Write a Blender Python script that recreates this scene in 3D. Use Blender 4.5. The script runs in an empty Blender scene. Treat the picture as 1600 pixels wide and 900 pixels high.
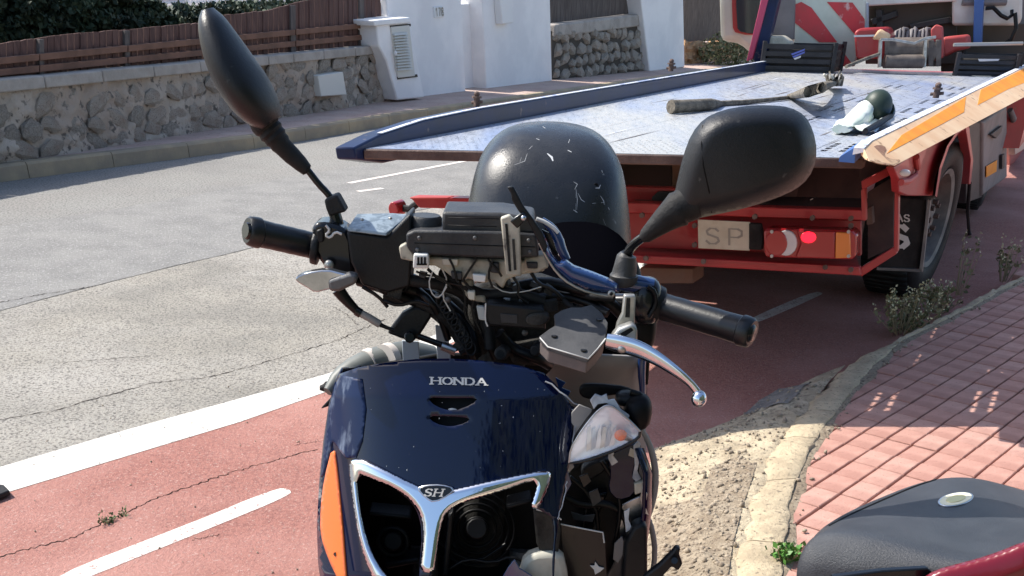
import bpy, bmesh, math, random
from mathutils import Vector, Matrix, noise
from mathutils.geometry import delaunay_2d_cdt
random.seed(7)
D = bpy.data; COL = bpy.context.scene.collection; SC = bpy.context.scene
R = math.radians
# ------------------------------------------------------------------ camera
FPX, PITCH, ROLL, PPY, CAMH = 1650., .585, .03, 1067., 1.5
CP = Vector((0, 0, CAMH))
_F = Vector((0, math.cos(PITCH), -math.sin(PITCH))); _U = Vector((0, math.sin(PITCH), math.cos(PITCH))); _R = Vector((1, 0, 0))
_R2 = _R*math.cos(ROLL) + _U*math.sin(ROLL); _U2 = -_R*math.sin(ROLL) + _U*math.cos(ROLL)
cam = D.objects.new('camera', D.cameras.new('camera')); COL.objects.link(cam)
cam.data.sensor_width = 36; cam.data.lens = FPX/1600*36; cam.data.shift_y = (PPY-450)/1600
cam.data.clip_start = .05; cam.data.clip_end = 600
m = Matrix((( _R2.x, _U2.x, -_F.x, 0), (_R2.y, _U2.y, -_F.y, 0), (_R2.z, _U2.z, -_F.z, CAMH), (0, 0, 0, 1)))
cam.matrix_world = m
SC.camera = cam
# ------------------------------------------------------------------ light
SUNV = Vector((-.76, .26, .95)).normalized()
w = D.worlds.new('World'); SC.world = w; w.use_nodes = True
nt = w.node_tree; sky = nt.nodes.new('ShaderNodeTexSky'); sky.sky_type = 'NISHITA'; sky.sun_disc = False
sky.sun_elevation = math.asin(SUNV.z); sky.sun_rotation = math.atan2(SUNV.x, SUNV.y); sky.dust_density = 1.5
bg = nt.nodes['Background']; bg.inputs['Strength'].default_value = .15; nt.links.new(sky.outputs[0], bg.inputs[0])
sun = D.objects.new('sun', D.lights.new('sun', 'SUN')); COL.objects.link(sun)
sun.data.energy = 4.4; sun.data.angle = R(.5); sun.data.color = (1, .95, .87)
sun.rotation_euler = (-SUNV).to_track_quat('-Z', 'Y').to_euler(); sun.location = (-6, 2, 8)
SC.view_settings.view_transform = 'Standard'; SC.view_settings.look = 'None'
SC.view_settings.exposure = .6; SC.view_settings.gamma = 1
SC.cycles.max_bounces = 8
# ------------------------------------------------------------------ placing helpers
def ray(x, y): return _F + _R2*((x-800)/FPX) - _U2*((y-PPY)/FPX)
def at(x, y, Y): d = ray(x, y); return CP + d*(Y/d.y)                # point at a distance ahead
def gr(x, y, z=0.): d = ray(x, y); return CP + d*((z-CAMH)/d.z)       # point at a height
def pl(x, y, A, dirv):                                               # point on an upright plane through A
    n = Vector((dirv[1], -dirv[0], 0)); d = ray(x, y); return CP + d*((Vector(A)-CP).dot(n)/d.dot(n))
# ------------------------------------------------------------------ materials
def mat(name, col, rough=.5, metal=0., col2=None, vs=4., vlo=.4, vhi=.6, spot=None, ss=60., slo=.62, shi=.68,
        bump=0., bs=80., coat=0., emit=None, es=1., trans=0., stretch=None, spec=None, rvar=0., col3=None, s3=1.2, lo3=.45, hi3=.65, alpha=1., ior=None):
    mt = D.materials.new(name); mt.use_nodes = True; t = mt.node_tree; N = t.nodes; L = t.links
    b = N['Principled BSDF']; b.inputs['Roughness'].default_value = rough; b.inputs['Metallic'].default_value = metal
    c4 = lambda c: (c[0], c[1], c[2], 1)
    b.inputs['Base Color'].default_value = c4(col)
    tc = N.new('ShaderNodeTexCoord'); src = tc.outputs['Object']
    if stretch:
        mp = N.new('ShaderNodeMapping'); mp.inputs['Scale'].default_value = stretch[:3]
        if len(stretch) > 3: mp.inputs['Rotation'].default_value = (0, 0, stretch[3])
        L.new(src, mp.inputs[0]); src = mp.outputs[0]
    def nz(sc, det=5, ro=.6):
        n = N.new('ShaderNodeTexNoise'); n.inputs['Scale'].default_value = sc; n.inputs['Detail'].default_value = det
        n.inputs['Roughness'].default_value = ro; L.new(src, n.inputs['Vector']); return n.outputs['Fac']
    def ramp(f, lo, hi):
        r = N.new('ShaderNodeMapRange'); r.inputs['From Min'].default_value = lo; r.inputs['From Max'].default_value = hi; L.new(f, r.inputs['Value']); return r.outputs[0]
    def mix(f, a, bb):
        x = N.new('ShaderNodeMix'); x.data_type = 'RGBA'; L.new(f, x.inputs['Factor'])
        if isinstance(a, tuple): x.inputs['A'].default_value = c4(a)
        else: L.new(a, x.inputs['A'])
        x.inputs['B'].default_value = c4(bb); return x.outputs['Result']
    cur = tuple(col)
    if col2: cur = mix(ramp(nz(vs), vlo, vhi), cur, col2)
    if col3: cur = mix(ramp(nz(s3, 4), lo3, hi3), cur, col3)
    if spot: cur = mix(ramp(nz(ss, 3), slo, shi), cur, spot)
    if not isinstance(cur, tuple): L.new(cur, b.inputs['Base Color'])
    if rvar:
        rr = N.new('ShaderNodeMapRange'); rr.inputs['From Min'].default_value = .35; rr.inputs['From Max'].default_value = .65
        rr.inputs['To Min'].default_value = max(.02, rough-rvar); rr.inputs['To Max'].default_value = min(1, rough+rvar)
        L.new(nz(14), rr.inputs['Value']); L.new(rr.outputs[0], b.inputs['Roughness'])
    if bump:
        bp = N.new('ShaderNodeBump'); bp.inputs['Strength'].default_value = min(1, bump); bp.inputs['Distance'].default_value = .004*max(1, bump)
        L.new(nz(bs, 8, .7), bp.inputs['Height']); L.new(bp.outputs[0], b.inputs['Normal'])
    if coat: b.inputs['Coat Weight'].default_value = coat; b.inputs['Coat Roughness'].default_value = .04
    if emit: b.inputs['Emission Color'].default_value = c4(emit); b.inputs['Emission Strength'].default_value = es
    if trans: b.inputs['Transmission Weight'].default_value = trans
    if ior: b.inputs['IOR'].default_value = ior
    if spec is not None: b.inputs['Specular IOR Level'].default_value = spec
    if alpha < 1: b.inputs['Alpha'].default_value = alpha
    return mt
M = {}
def dm(k, *a, **kw): M[k] = mat(k, *a, **kw)
dm('asphalt', (.30,.285,.26), .9, col2=(.31,.30,.275), vs=2, spot=(.09,.088,.082), ss=60, slo=.50, shi=.66, bump=3, bs=75, col3=(.25,.24,.225), s3=.6)
dm('asphalt_dark', (.22,.213,.20), .9, col2=(.27,.26,.242), vs=3, spot=(.40,.39,.37), ss=60, slo=.54, shi=.68, bump=3, bs=75)
dm('asphalt_pale', (.38,.35,.295), .9, col2=(.30,.28,.24), vs=2, spot=(.11,.10,.09), ss=80, slo=.48, shi=.68, bump=3, bs=85, col3=(.44,.41,.36), s3=.8)
dm('red_lane', (.42,.18,.14), .9, col2=(.28,.115,.095), vs=75, vlo=.46, vhi=.66, spot=(.58,.40,.34), ss=110, slo=.58, shi=.72, bump=3, bs=85, col3=(.50,.245,.20), s3=1.3, lo3=.42, hi3=.66)
dm('road_paint', (.74,.71,.65), .8, col2=(.62,.59,.53), vs=9, spot=(.30,.27,.24), ss=60, slo=.60, shi=.72, bump=.8, bs=120)
dm('road_paint_worn', (.78,.74,.68), .8, col2=(.68,.58,.52), vs=10, spot=(.30,.16,.14), ss=80, slo=.58, shi=.66, bump=.9, bs=120)
dm('crack', (.03,.022,.02), 1., spec=0)
dm('far_pave', (.44,.31,.26), .9, col2=(.50,.38,.32), vs=3, spot=(.2,.14,.12), ss=25, bump=.6, bs=40)
dm('kerb_far', (.40,.32,.21), .9, col2=(.30,.25,.18), vs=3, bump=1, bs=40)
dm('kerb_near', (.60,.49,.33), .95, col2=(.46,.37,.25), vs=12, spot=(.22,.18,.13), ss=55, slo=.58, shi=.7, bump=3, bs=45)
dm('paver', (.53,.29,.23), .9, col2=(.42,.215,.17), vs=7, spot=(.25,.13,.11), ss=90, slo=.62, shi=.72, bump=1, bs=110)
dm('paver_b', (.57,.33,.265), .9, col2=(.46,.25,.20), vs=8, spot=(.26,.14,.12), ss=80, slo=.62, shi=.72, bump=1, bs=110)
dm('mortar', (.25,.15,.12), 1., col2=(.32,.22,.17), vs=20, bump=1, bs=100)
dm('dirt', (.30,.235,.165), 1., col2=(.40,.33,.24), vs=14, spot=(.12,.09,.065), ss=70, slo=.52, shi=.66, bump=3, bs=60)
dm('rubble', (.60,.51,.36), 1., col2=(.44,.36,.25), vs=12, spot=(.24,.2,.15), ss=60, slo=.54, shi=.68, bump=3, bs=70)
dm('rubble_grey', (.22,.21,.20), 1., col2=(.33,.31,.28), vs=16, bump=3, bs=80)
dm('pebble', (.42,.35,.26), .95, col2=(.25,.2,.15), vs=30, bump=1, bs=90)
dm('ground', (.30,.26,.2), 1., col2=(.2,.17,.12), vs=.5)
dm('wall_mortar', (.40,.35,.29), 1., col2=(.48,.425,.36), vs=3.5, spot=(.13,.115,.10), ss=14, slo=.56, shi=.66, bump=6, bs=12, col3=(.38,.31,.25), s3=.8)
dm('wall_stone', (.42,.375,.315), 1., col2=(.27,.24,.205), vs=6, spot=(.45,.42,.37), ss=18, slo=.58, shi=.7, bump=5, bs=25)
dm('wall_stone_b', (.37,.33,.28), 1., col2=(.36,.32,.275), vs=5, bump=5, bs=25)
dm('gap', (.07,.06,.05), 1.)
dm('coping', (.33,.30,.265), 1., col2=(.42,.38,.34), vs=4, bump=2, bs=30)
dm('whitewash', (.88,.865,.85), .85, col2=(.78,.77,.765), vs=1.5, bump=.8, bs=14)
dm('white_plastic', (.78,.78,.77), .5)
dm('louvre', (.62,.61,.56), .6)
dm('panel_brown', (.085,.042,.035), .85, col2=(.13,.068,.055), vs=5, stretch=(6,6,.6), bump=1, bs=18)
dm('panel_dark', (.075,.06,.055), .85, col2=(.12,.10,.09), vs=5, stretch=(6,6,.6))
dm('rail_wood', (.20,.10,.065), .8, col2=(.14,.07,.045), vs=4, bump=.5, bs=20)
dm('reed_brown', (.20,.15,.12), .9, col2=(.12,.09,.075), vs=8, stretch=(6,6,.6))
dm('orange_stone', (.60,.36,.19), 1., col2=(.42,.22,.11), vs=6, bump=4, bs=14)
dm('leaf_dark', (.018,.034,.02), .7, col2=(.035,.06,.03), vs=2.)
dm('leaf_mid', (.10,.17,.05), .6, col2=(.05,.10,.03), vs=3.)
dm('leaf_bright', (.10,.26,.04), .5, col2=(.06,.17,.03), vs=8.)
dm('leaf_dry', (.27,.25,.14), .8, col2=(.12,.14,.06), vs=9.)
dm('stalk', (.36,.29,.18), .8); dm('flower', (.75,.70,.45), .8)
# truck
dm('truck_red', (.42,.028,.03), .45, col2=(.33,.03,.03), vs=3, spot=(.22,.09,.06), ss=22, slo=.66, shi=.74, bump=.3, bs=30, coat=.25)
dm('truck_red_faded', (.50,.08,.07), .55, col2=(.42,.06,.055), vs=4, spot=(.3,.14,.1), ss=22, slo=.66, shi=.74)
dm('truck_blue', (.007,.018,.07), .5, spec=.3, col2=(.01,.016,.045), vs=4, spot=(.16,.12,.12), ss=20, slo=.68, shi=.76, coat=.3)
dm('edge_white', (.75,.76,.80), .6, col2=(.35,.42,.62), vs=9, vlo=.5, vhi=.62, spot=(.2,.13,.09), ss=26, slo=.64, shi=.7)
dm('deck_plate', (.41,.44,.51), .36, metal=.25, col2=(.29,.35,.50), vs=1.6, vlo=.35, vhi=.7, col3=(.52,.51,.48), s3=.7, lo3=.42, hi3=.62,
   spot=(.20,.20,.23), ss=22, slo=.60, shi=.78, bump=.6, bs=40, stretch=(2.6,.6,1,R(25)), rvar=.12)
dm('rusty_steel', (.085,.052,.042), .75, col2=(.15,.10,.08), vs=12, bump=1, bs=60)
dm('rail_cream', (.78,.55,.34), .6, col2=(.70,.44,.25), vs=3, spot=(.34,.19,.10), ss=13, slo=.62, shi=.70, bump=.15, bs=40, spec=.3)
dm('rust_worn', (.52,.34,.2), .75, col2=(.25,.12,.07), vs=14, vlo=.45, vhi=.58, bump=.8, bs=50)
dm('reflector_orange', (.90,.33,.02), .6, col2=(.82,.27,.02), vs=8, spec=.25, spot=(.55,.3,.15), ss=18, slo=.68, shi=.74)
dm('black_paint', (.018,.018,.02), .55, col2=(.035,.033,.033), vs=7, bump=.3, bs=60)
dm('black_rubber', (.009,.009,.010), .6, spec=.25, col2=(.022,.021,.021), vs=10, bump=.5, bs=90)
dm('underside', (.045,.028,.026), .9, col2=(.08,.045,.038), vs=5)
dm('plate_cream', (.62,.57,.44), .6, col2=(.52,.46,.34), vs=9)
dm('char_grey', (.32,.29,.24), .7)
dm('lamp_red', (.35,.012,.015), .25, coat=.6); dm('lamp_red_lit', (.8,.02,.03), .3, emit=(1,.01,.03), es=1.6)
dm('lamp_clear', (.62,.60,.60), .2, coat=.6); dm('lamp_amber', (.75,.22,.03), .25, coat=.6)
dm('letter_white', (.62,.61,.58), .6)
dm('rim_grey', (.13,.125,.12), .6, metal=.2, col2=(.22,.21,.19), vs=8)
dm('box_grey', (.16,.145,.145), .6, col2=(.21,.19,.19), vs=4)
dm('cab_cream', (.60,.58,.50), .45, col2=(.52,.49,.41), vs=3, coat=.2)
dm('cab_white', (.66,.66,.62), .5, col2=(.56,.55,.5), vs=4)
dm('stripe_white', (.62,.68,.58), .5, col2=(.54,.60,.50), vs=5); dm('stripe_red', (.62,.05,.06), .5, col2=(.5,.06,.06), vs=6, spot=(.65,.45,.42), ss=10, slo=.62, shi=.72)
dm('dark_glass', (.02,.025,.035), .12, spec=.6)
dm('truck_mauve', (.50,.06,.13), .45); dm('post_blue', (.045,.12,.34), .5)
dm('rope', (.10,.085,.065), .9, col2=(.22,.19,.15), vs=25, bump=2, bs=80)
dm('cloth_white', (.60,.68,.58), .9, col2=(.72,.74,.7), vs=12); dm('bottle_green', (.022,.038,.026), .5, bump=.2, bs=60)
dm('timber', (.15,.09,.06), .9, col2=(.15,.08,.05), vs=10, bump=1, bs=40)
dm('winch_brown', (.10,.08,.07), .8, col2=(.16,.13,.11), vs=14)
dm('steel_light', (.42,.41,.38), .45, metal=.6)
dm('crate_black', (.010,.010,.013), .5, col2=(.022,.02,.024), vs=10); dm('decal_blue', (.10,.13,.45), .5)
# scooter
dm('blue_paint', (.0008,.004,.023), .3, spec=0, coat=1., col2=(.001,.005,.03), vs=3, spot=(.12,.15,.2), ss=45, slo=.79, shi=.82, rvar=.05)
dm('blue_shiny', (.012,.04,.14), .2, coat=1.)
dm('blue_scuffed', (.008,.018,.06), .3, col2=(.16,.20,.28), vs=26, vlo=.52, vhi=.72, stretch=(2.2,1,.5), spec=.1, coat=.2)
dm('chrome', (.72,.76,.82), .09, metal=1., rvar=.05)
dm('chrome_dull', (.60,.62,.66), .28, metal=1., col2=(.4,.42,.45), vs=20)
dm('black_plastic', (.007,.008,.010), .40, col2=(.011,.012,.014), vs=14, bump=.25, bs=260, spot=(.06,.06,.06), ss=55, slo=.74, shi=.8, spec=.28)
dm('black_gloss', (.005,.006,.008), .25, coat=.25, spec=.35)
dm('grip_rubber', (.006,.007,.009), .36, bump=.12, bs=220)
dm('case_plastic', (.014,.015,.018), .27, col2=(.026,.028,.032), vs=3, spot=(.14,.145,.15), ss=48, slo=.69, shi=.76, bump=.2, bs=300, rvar=.12)
dm('scratch', (.62,.63,.64), .8)
dm('seat_vinyl', (.002,.002,.003), .75, spec=.0, bump=.3, bs=300)
dm('cluster_grey', (.026,.027,.031), .42, spec=.3, col2=(.05,.05,.051), vs=14, bump=.3, bs=140)
dm('grime', (.012,.012,.012), .7, spec=.25, col2=(.05,.047,.042), vs=22, bump=1.2, bs=90)
dm('beige_plastic', (.50,.47,.38), .55, col2=(.30,.28,.23), vs=20, spot=(.10,.09,.08), ss=40, slo=.6, shi=.7)
dm('white_connector', (.72,.72,.69), .5)
dm('wire_black', (.004,.004,.005), .4, spec=.3); dm('wire_white', (.5,.5,.47), .5)
dm('lid_grey', (.045,.046,.05), .6, spec=.3, col2=(.075,.075,.078), vs=20, bump=.2, bs=120)
dm('body_grey', (.16,.125,.115), .6, col2=(.10,.09,.09), vs=16, bump=.2, bs=120)
dm('alloy_grey', (.11,.11,.115), .55, metal=.5, col2=(.16,.16,.16), vs=18, bump=.3, bs=120)
dm('alloy_light', (.50,.49,.46), .4, metal=.7, col2=(.33,.32,.29), vs=25)
dm('speckled_steel', (.30,.36,.40), .45, metal=.4, col2=(.17,.21,.24), vs=70, vlo=.45, vhi=.55)
dm('inner_shield', (.32,.30,.285), .6, col2=(.27,.255,.24), vs=5)
dm('amber_lens', (.80,.16,.02), .3, coat=.8)
dm('lens_clear', (.9,.94,1), .08, coat=1., alpha=.16); dm('lens_silver', (.82,.86,.92), .3, metal=.5, col2=(.45,.55,.72), vs=30, vlo=.5, vhi=.6)
dm('bulb_orange', (.9,.16,.02), .25, coat=.5)
dm('socket_black', (.003,.003,.004), .5, spec=.2); dm('fracture', (.62,.64,.66), .6, col2=(.25,.28,.33), vs=30)
dm('pipe_grey', (.12,.13,.12), .5, col2=(.17,.18,.165), vs=12); dm('pipe_band', (.62,.56,.50), .7)
dm('pale_blue_plastic', (.42,.47,.52), .5); dm('badge_gold', (.75,.62,.28), .3, metal=.6); dm('badge_cream', (.80,.74,.52), .5)
dm('seat_grey', (.032,.035,.042), .42, col2=(.048,.052,.06), vs=9, bump=.5, bs=420, spot=(.02,.02,.02), ss=30, slo=.72, shi=.8)
dm('box_red', (.17,.003,.012), .3, coat=.5)
dm('ivory', (.58,.55,.46), .5, col2=(.42,.4,.33), vs=15)
dm('mirror_plastic', (.009,.010,.013), .4, col2=(.016,.017,.020), vs=8, spot=(.07,.07,.07), ss=70, slo=.68, shi=.78, rvar=.08, spec=.4, bump=.2, bs=350)
dm('rib_black', (.008,.008,.009), .5)
# ------------------------------------------------------------------ mesh helpers
class MB:
    def __init__(s): s.v = []; s.f = []; s.mi = []; s.cm = 0
    def add(s, vs, fs):
        o = len(s.v); s.v += [Vector(p) for p in vs]; s.f += [tuple(i+o for i in f) for f in fs]; s.mi += [s.cm]*len(fs); return s
    def prism(s, pts, off):                       # closed outline + offset vector
        pts = [Vector(p) for p in pts]; off = Vector(off); n = len(pts)
        return s.add(pts+[p+off for p in pts], [tuple(range(n)), tuple(range(2*n-1, n-1, -1))]+[(i, i+n, (i+1) % n+n, (i+1) % n) for i in range(n)])
    def box(s, c, sx, sy, sz, rot=None):
        q = rot or Matrix.Identity(3); c = Vector(c)
        vs = [c+q@Vector((a*sx/2, b*sy/2, d*sz/2)) for a in (-1, 1) for b in (-1, 1) for d in (-1, 1)]
        return s.add(vs, [(0,1,3,2),(4,6,7,5),(0,4,5,1),(2,3,7,6),(0,2,6,4),(1,5,7,3)])
    def rings(s, rs, cap=True, closed=True):
        n = len(rs[0]); vs = [p for r in rs for p in r]; fs = []
        for i in range(len(rs)-1):
            for j in range(n if closed else n-1):
                k = (j+1) % n; fs.append((i*n+j, i*n+k, (i+1)*n+k, (i+1)*n+j))
        if cap and closed: fs += [tuple(range(n-1, -1, -1)), tuple(range((len(rs)-1)*n, len(rs)*n))]
        return s.add(vs, fs)
    def tube(s, pts, rad, n=10, cap=True, sq=1., up=None):
        pts = [Vector(p) for p in pts]; k = len(pts)
        if not isinstance(rad, (list, tuple)): rad = [rad]*k
        rs = []; pn = None
        for i, p in enumerate(pts):
            t = (pts[min(i+1, k-1)]-pts[max(i-1, 0)]).normalized()
            if pn is None:
                a = Vector(up) if up else (Vector((0, 0, 1)) if abs(t.z) < .9 else Vector((1, 0, 0)))
                pn = (a-t*a.dot(t)).normalized()
            else: pn = (pn-t*pn.dot(t)).normalized()
            b = t.cross(pn)
            rs.append([p+(pn*math.cos(2*math.pi*j/n)+b*math.sin(2*math.pi*j/n)*sq)*rad[i] for j in range(n)])
        return s.rings(rs, cap)
    def ell(s, c, ax, n=16, m=10, pw=1.):         # ax: three half-axis vectors
        c = Vector(c); ax = [Vector(a) for a in ax]; rs = []
        sg = lambda v: math.copysign(abs(v)**pw, v)
        for i in range(m+1):
            ph = math.pi*(i/m-.5); cz = max(.01, math.cos(ph))
            rs.append([c+ax[0]*sg(math.cos(2*math.pi*j/n))*cz**pw+ax[1]*sg(math.sin(2*math.pi*j/n))*cz**pw+ax[2]*sg(math.sin(ph)) for j in range(n)])
        return s.rings(rs)
    def grid(s, rows):
        n = len(rows[0]); vs = [p for r in rows for p in r]
        return s.add(vs, [(i*n+j, i*n+j+1, (i+1)*n+j+1, (i+1)*n+j) for i in range(len(rows)-1) for j in range(n-1)])
    def sheet(s, pts): return s.add(pts, [tuple(range(len(pts)))])
    def build(s, name, m, parent=None, smooth=30, bev=0, sub=0, solid=0, loc=None, seg=2):
        org = Vector(loc) if loc is not None else wloc(parent)
        me = D.meshes.new(name); me.from_pydata([p-org for p in s.v], [], s.f)
        bm = bmesh.new(); bm.from_mesh(me); bmesh.ops.remove_doubles(bm, verts=bm.verts, dist=1e-6)
        bmesh.ops.recalc_face_normals(bm, faces=bm.faces); bm.to_mesh(me); bm.free()
        ms = m if isinstance(m, (list, tuple)) else [m]
        for x in ms: me.materials.append(M[x])
        if len(ms) > 1 and len(me.polygons) == len(s.mi):
            for p, i in zip(me.polygons, s.mi): p.material_index = i
        me.shade_smooth()
        if smooth: me.set_sharp_from_angle(angle=R(smooth))
        o = D.objects.new(name, me); COL.objects.link(o)
        if parent is not None:
            o.parent = parent
            if loc is not None: o.location = Vector(loc)-wloc(parent)
        elif loc is not None: o.location = loc
        if solid: md = o.modifiers.new('solid', 'SOLIDIFY'); md.thickness = solid; md.offset = -1
        if bev: md = o.modifiers.new('bevel', 'BEVEL'); md.width = bev; md.segments = seg; md.limit_method = 'ANGLE'; md.angle_limit = R(30); md.harden_normals = False
        if sub: md = o.modifiers.new('sub', 'SUBSURF'); md.levels = sub; md.render_levels = sub
        return o
def wloc(o):
    v = Vector((0, 0, 0))
    while o is not None: v = v+o.location; o = o.parent
    return v
def tag(o, label=None, cat=None, group=None, kind=None):
    if label: o['label'] = label
    if cat: o['category'] = cat
    if group: o['group'] = group
    if kind: o['kind'] = kind
    return o
def thing(name, label, cat, loc=(0, 0, 0), group=None):
    o = D.objects.new(name, None); o.empty_display_size = .1; COL.objects.link(o); o.location = loc
    return tag(o, label, cat, group)
def cp(o, parent=None, loc=None):
    c = o.copy(); COL.objects.link(c)
    if parent is not None: c.parent = parent
    if loc is not None: c.location = loc
    return c
def inpoly(x, y, P):
    c = False; j = len(P)-1
    for i in range(len(P)):
        xi, yi = P[i][0], P[i][1]; xj, yj = P[j][0], P[j][1]
        if (yi > y) != (yj > y) and x < (xj-xi)*(y-yi)/(yj-yi)+xi: c = not c
        j = i
    return c
def nearest(x, y, P):
    best = None; bd = 1e18
    for i in range(len(P)):
        ax, ay = P[i][:2]; bx, by = P[(i+1) % len(P)][:2]; dx, dy = bx-ax, by-ay; l = dx*dx+dy*dy
        t = 0 if l == 0 else max(0, min(1, ((x-ax)*dx+(y-ay)*dy)/l)); qx, qy = ax+dx*t, ay+dy*t; d = (qx-x)**2+(qy-y)**2
        if d < bd: bd = d; best = (qx, qy)
    return best, bd
def smoothpoly(P, it=2, closed=True):            # corner-cutting
    for _ in range(it):
        Q = []; n = len(P)
        for i in range(n if closed else n-1):
            a, b = P[i], P[(i+1) % n]
            Q.append(tuple(a[k]*.75+b[k]*.25 for k in range(len(a)))); Q.append(tuple(a[k]*.25+b[k]*.75 for k in range(len(a))))
        if not closed: Q = [P[0]]+Q+[P[-1]]
        P = Q
    return P
def surfpatch(outline, holes, step, fn):          # a sheet over an outline with openings, shaped by fn(x, y)
    vs = []; es = []
    for P in [outline]+list(holes):
        st_ = len(vs); n = len(P)
        for k in range(n):
            a, c = P[k], P[(k+1) % n]; L = math.hypot(c[0]-a[0], c[1]-a[1]); m_ = max(1, int(round(L/step)))
            for q in range(m_): vs.append(Vector((a[0]+(c[0]-a[0])*q/m_, a[1]+(c[1]-a[1])*q/m_)))
        m_ = len(vs)-st_; es += [(st_+k, st_+(k+1) % m_) for k in range(m_)]
    nb = len(vs); xs = [p[0] for p in outline]; ys = [p[1] for p in outline]; x = min(xs); row = 0
    bk = {}
    for v in vs: bk.setdefault((int(v.x//step), int(v.y//step)), []).append(v.copy())
    y = min(ys)+step*.5
    while y < max(ys):
        x = min(xs)+step*(.25+.5*(row % 2))
        while x < max(xs):
            if inpoly(x, y, outline) and not any(inpoly(x, y, h) for h in holes):
                kx, ky = int(x//step), int(y//step)
                if all((v.x-x)**2+(v.y-y)**2 > (step*.6)**2 for a in (-1, 0, 1) for c in (-1, 0, 1) for v in bk.get((kx+a, ky+c), [])): vs.append(Vector((x, y)))
            x += step
        y += step*.87; row += 1
    V, E_, F_, *_r = delaunay_2d_cdt(vs, es, [], 0, 1e-7, False)
    F2 = []
    for f in F_:
        cx = sum(V[k].x for k in f)/3; cy = sum(V[k].y for k in f)/3
        if inpoly(cx, cy, outline) and not any(inpoly(cx, cy, h) for h in holes): F2.append(tuple(f))
    used = sorted({k for f in F2 for k in f}); ix = {k: n for n, k in enumerate(used)}
    b = MB(); b.add([fn(V[k].x, V[k].y) for k in used], [tuple(ix[k] for k in f) for f in F2]); return b
GL = {  # stroke letters in a unit box
 'H': [[(0,0),(0,1)],[(.8,0),(.8,1)],[(0,.5),(.8,.5)]], 'O': [[(.42+.42*math.cos(a*math.pi/8), .5+.5*math.sin(a*math.pi/8)) for a in range(17)]],
 'N': [[(0,0),(0,1)],[(0,1),(.78,0)],[(.78,0),(.78,1)]], 'D': [[(0,0),(0,1)],[(0,1),(.4,1),(.68,.85),(.78,.5),(.68,.15),(.4,0),(0,0)]],
 'A': [[(0,0),(.42,1),(.84,0)],[(.17,.36),(.67,.36)]], 'S': [[(.72,.82),(.55,.97),(.25,.98),(.05,.8),(.12,.6),(.4,.5),(.68,.4),(.75,.2),(.55,.03),(.22,.02),(.02,.2)]],
 'P': [[(0,0),(0,1)],[(0,1),(.5,1),(.72,.88),(.72,.6),(.5,.48),(0,.48)]], '1': [[(.2,.8),(.45,1),(.45,0)]], '7': [[(.05,1),(.75,1),(.3,0)]],
 '8': [[(.4,.52),(.12,.68),(.12,.88),(.4,1),(.68,.88),(.68,.68),(.4,.52),(.08,.36),(.08,.14),(.4,0),(.72,.14),(.72,.36),(.4,.52)]]}
def lettering(b, text, fn, width=.16, adv=1.05, slab=False, italic=0.):   # fn(u, v, lift) gives the point
    u0 = 0; k = 0
    for ch in text:
        if ch in GL:
            st = list(GL[ch])
            if slab:
                for (x, y) in {'H': [(0,0),(0,1),(.8,0),(.8,1)], 'N': [(0,0),(0,1),(.78,1)], 'A': [(0,0),(.84,0)], 'D': []}.get(ch, []): st.append([(x-.17, y), (x+.17, y)])
            for pl_ in st:
                for (ax, ay), (bx, by) in zip(pl_[:-1], pl_[1:]):
                    dx, dy = bx-ax, by-ay; l = math.hypot(dx, dy) or 1; wd = width*(.6 if abs(dy) < .05 else 1)
                    ex, ey = dx/l*width*.22, dy/l*width*.22; nx_, ny_ = -dy/l*wd/2, dx/l*wd/2
                    q = [(ax-ex+nx_, ay-ey+ny_), (bx+ex+nx_, by+ey+ny_), (bx+ex-nx_, by+ey-ny_), (ax-ex-nx_, ay-ey-ny_)]
                    k += 1; b.add([fn(u0+x+y*italic, y, k*.00003) for x, y in q], [(0, 1, 2, 3)])
        u0 += adv
    return b
def rockmesh(name, m, seed, sub=1):
    bm = bmesh.new(); bmesh.ops.create_icosphere(bm, subdivisions=sub, radius=1); rn = random.Random(seed)
    for v in bm.verts: v.co *= rn.uniform(.78, 1.12)
    me = D.meshes.new(name); bm.to_mesh(me); bm.free(); me.materials.append(M[m]); return me
def pathext(P, a, b):                            # lengthen a polyline at both ends
    P = [Vector(p) for p in P]; P.insert(0, P[0]+(P[0]-P[1]).normalized()*a); P.append(P[-1]+(P[-1]-P[-2]).normalized()*b); return P
def strip(name, Lp, Rp, z, m, parent=None, kind='structure'):
    b = MB(); n = len(Lp); rows = [[Vector((p.x, p.y, z)) for p in Lp], [Vector((p.x, p.y, z)) for p in Rp]]
    b.grid(rows); o = b.build(name, m, parent, smooth=0)
    if kind and parent is None: tag(o, kind=kind)
    return o
def resamp(P, n):
    P = [Vector(p) for p in P]; L = [0]
    for a, b in zip(P[:-1], P[1:]): L.append(L[-1]+(b-a).length)
    out = []; j = 0
    for i in range(n):
        t = L[-1]*i/(n-1)
        while j < len(P)-2 and L[j+1] < t: j += 1
        f = (t-L[j])/((L[j+1]-L[j]) or 1); out.append(P[j].lerp(P[j+1], min(1, f)))
    return out

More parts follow.
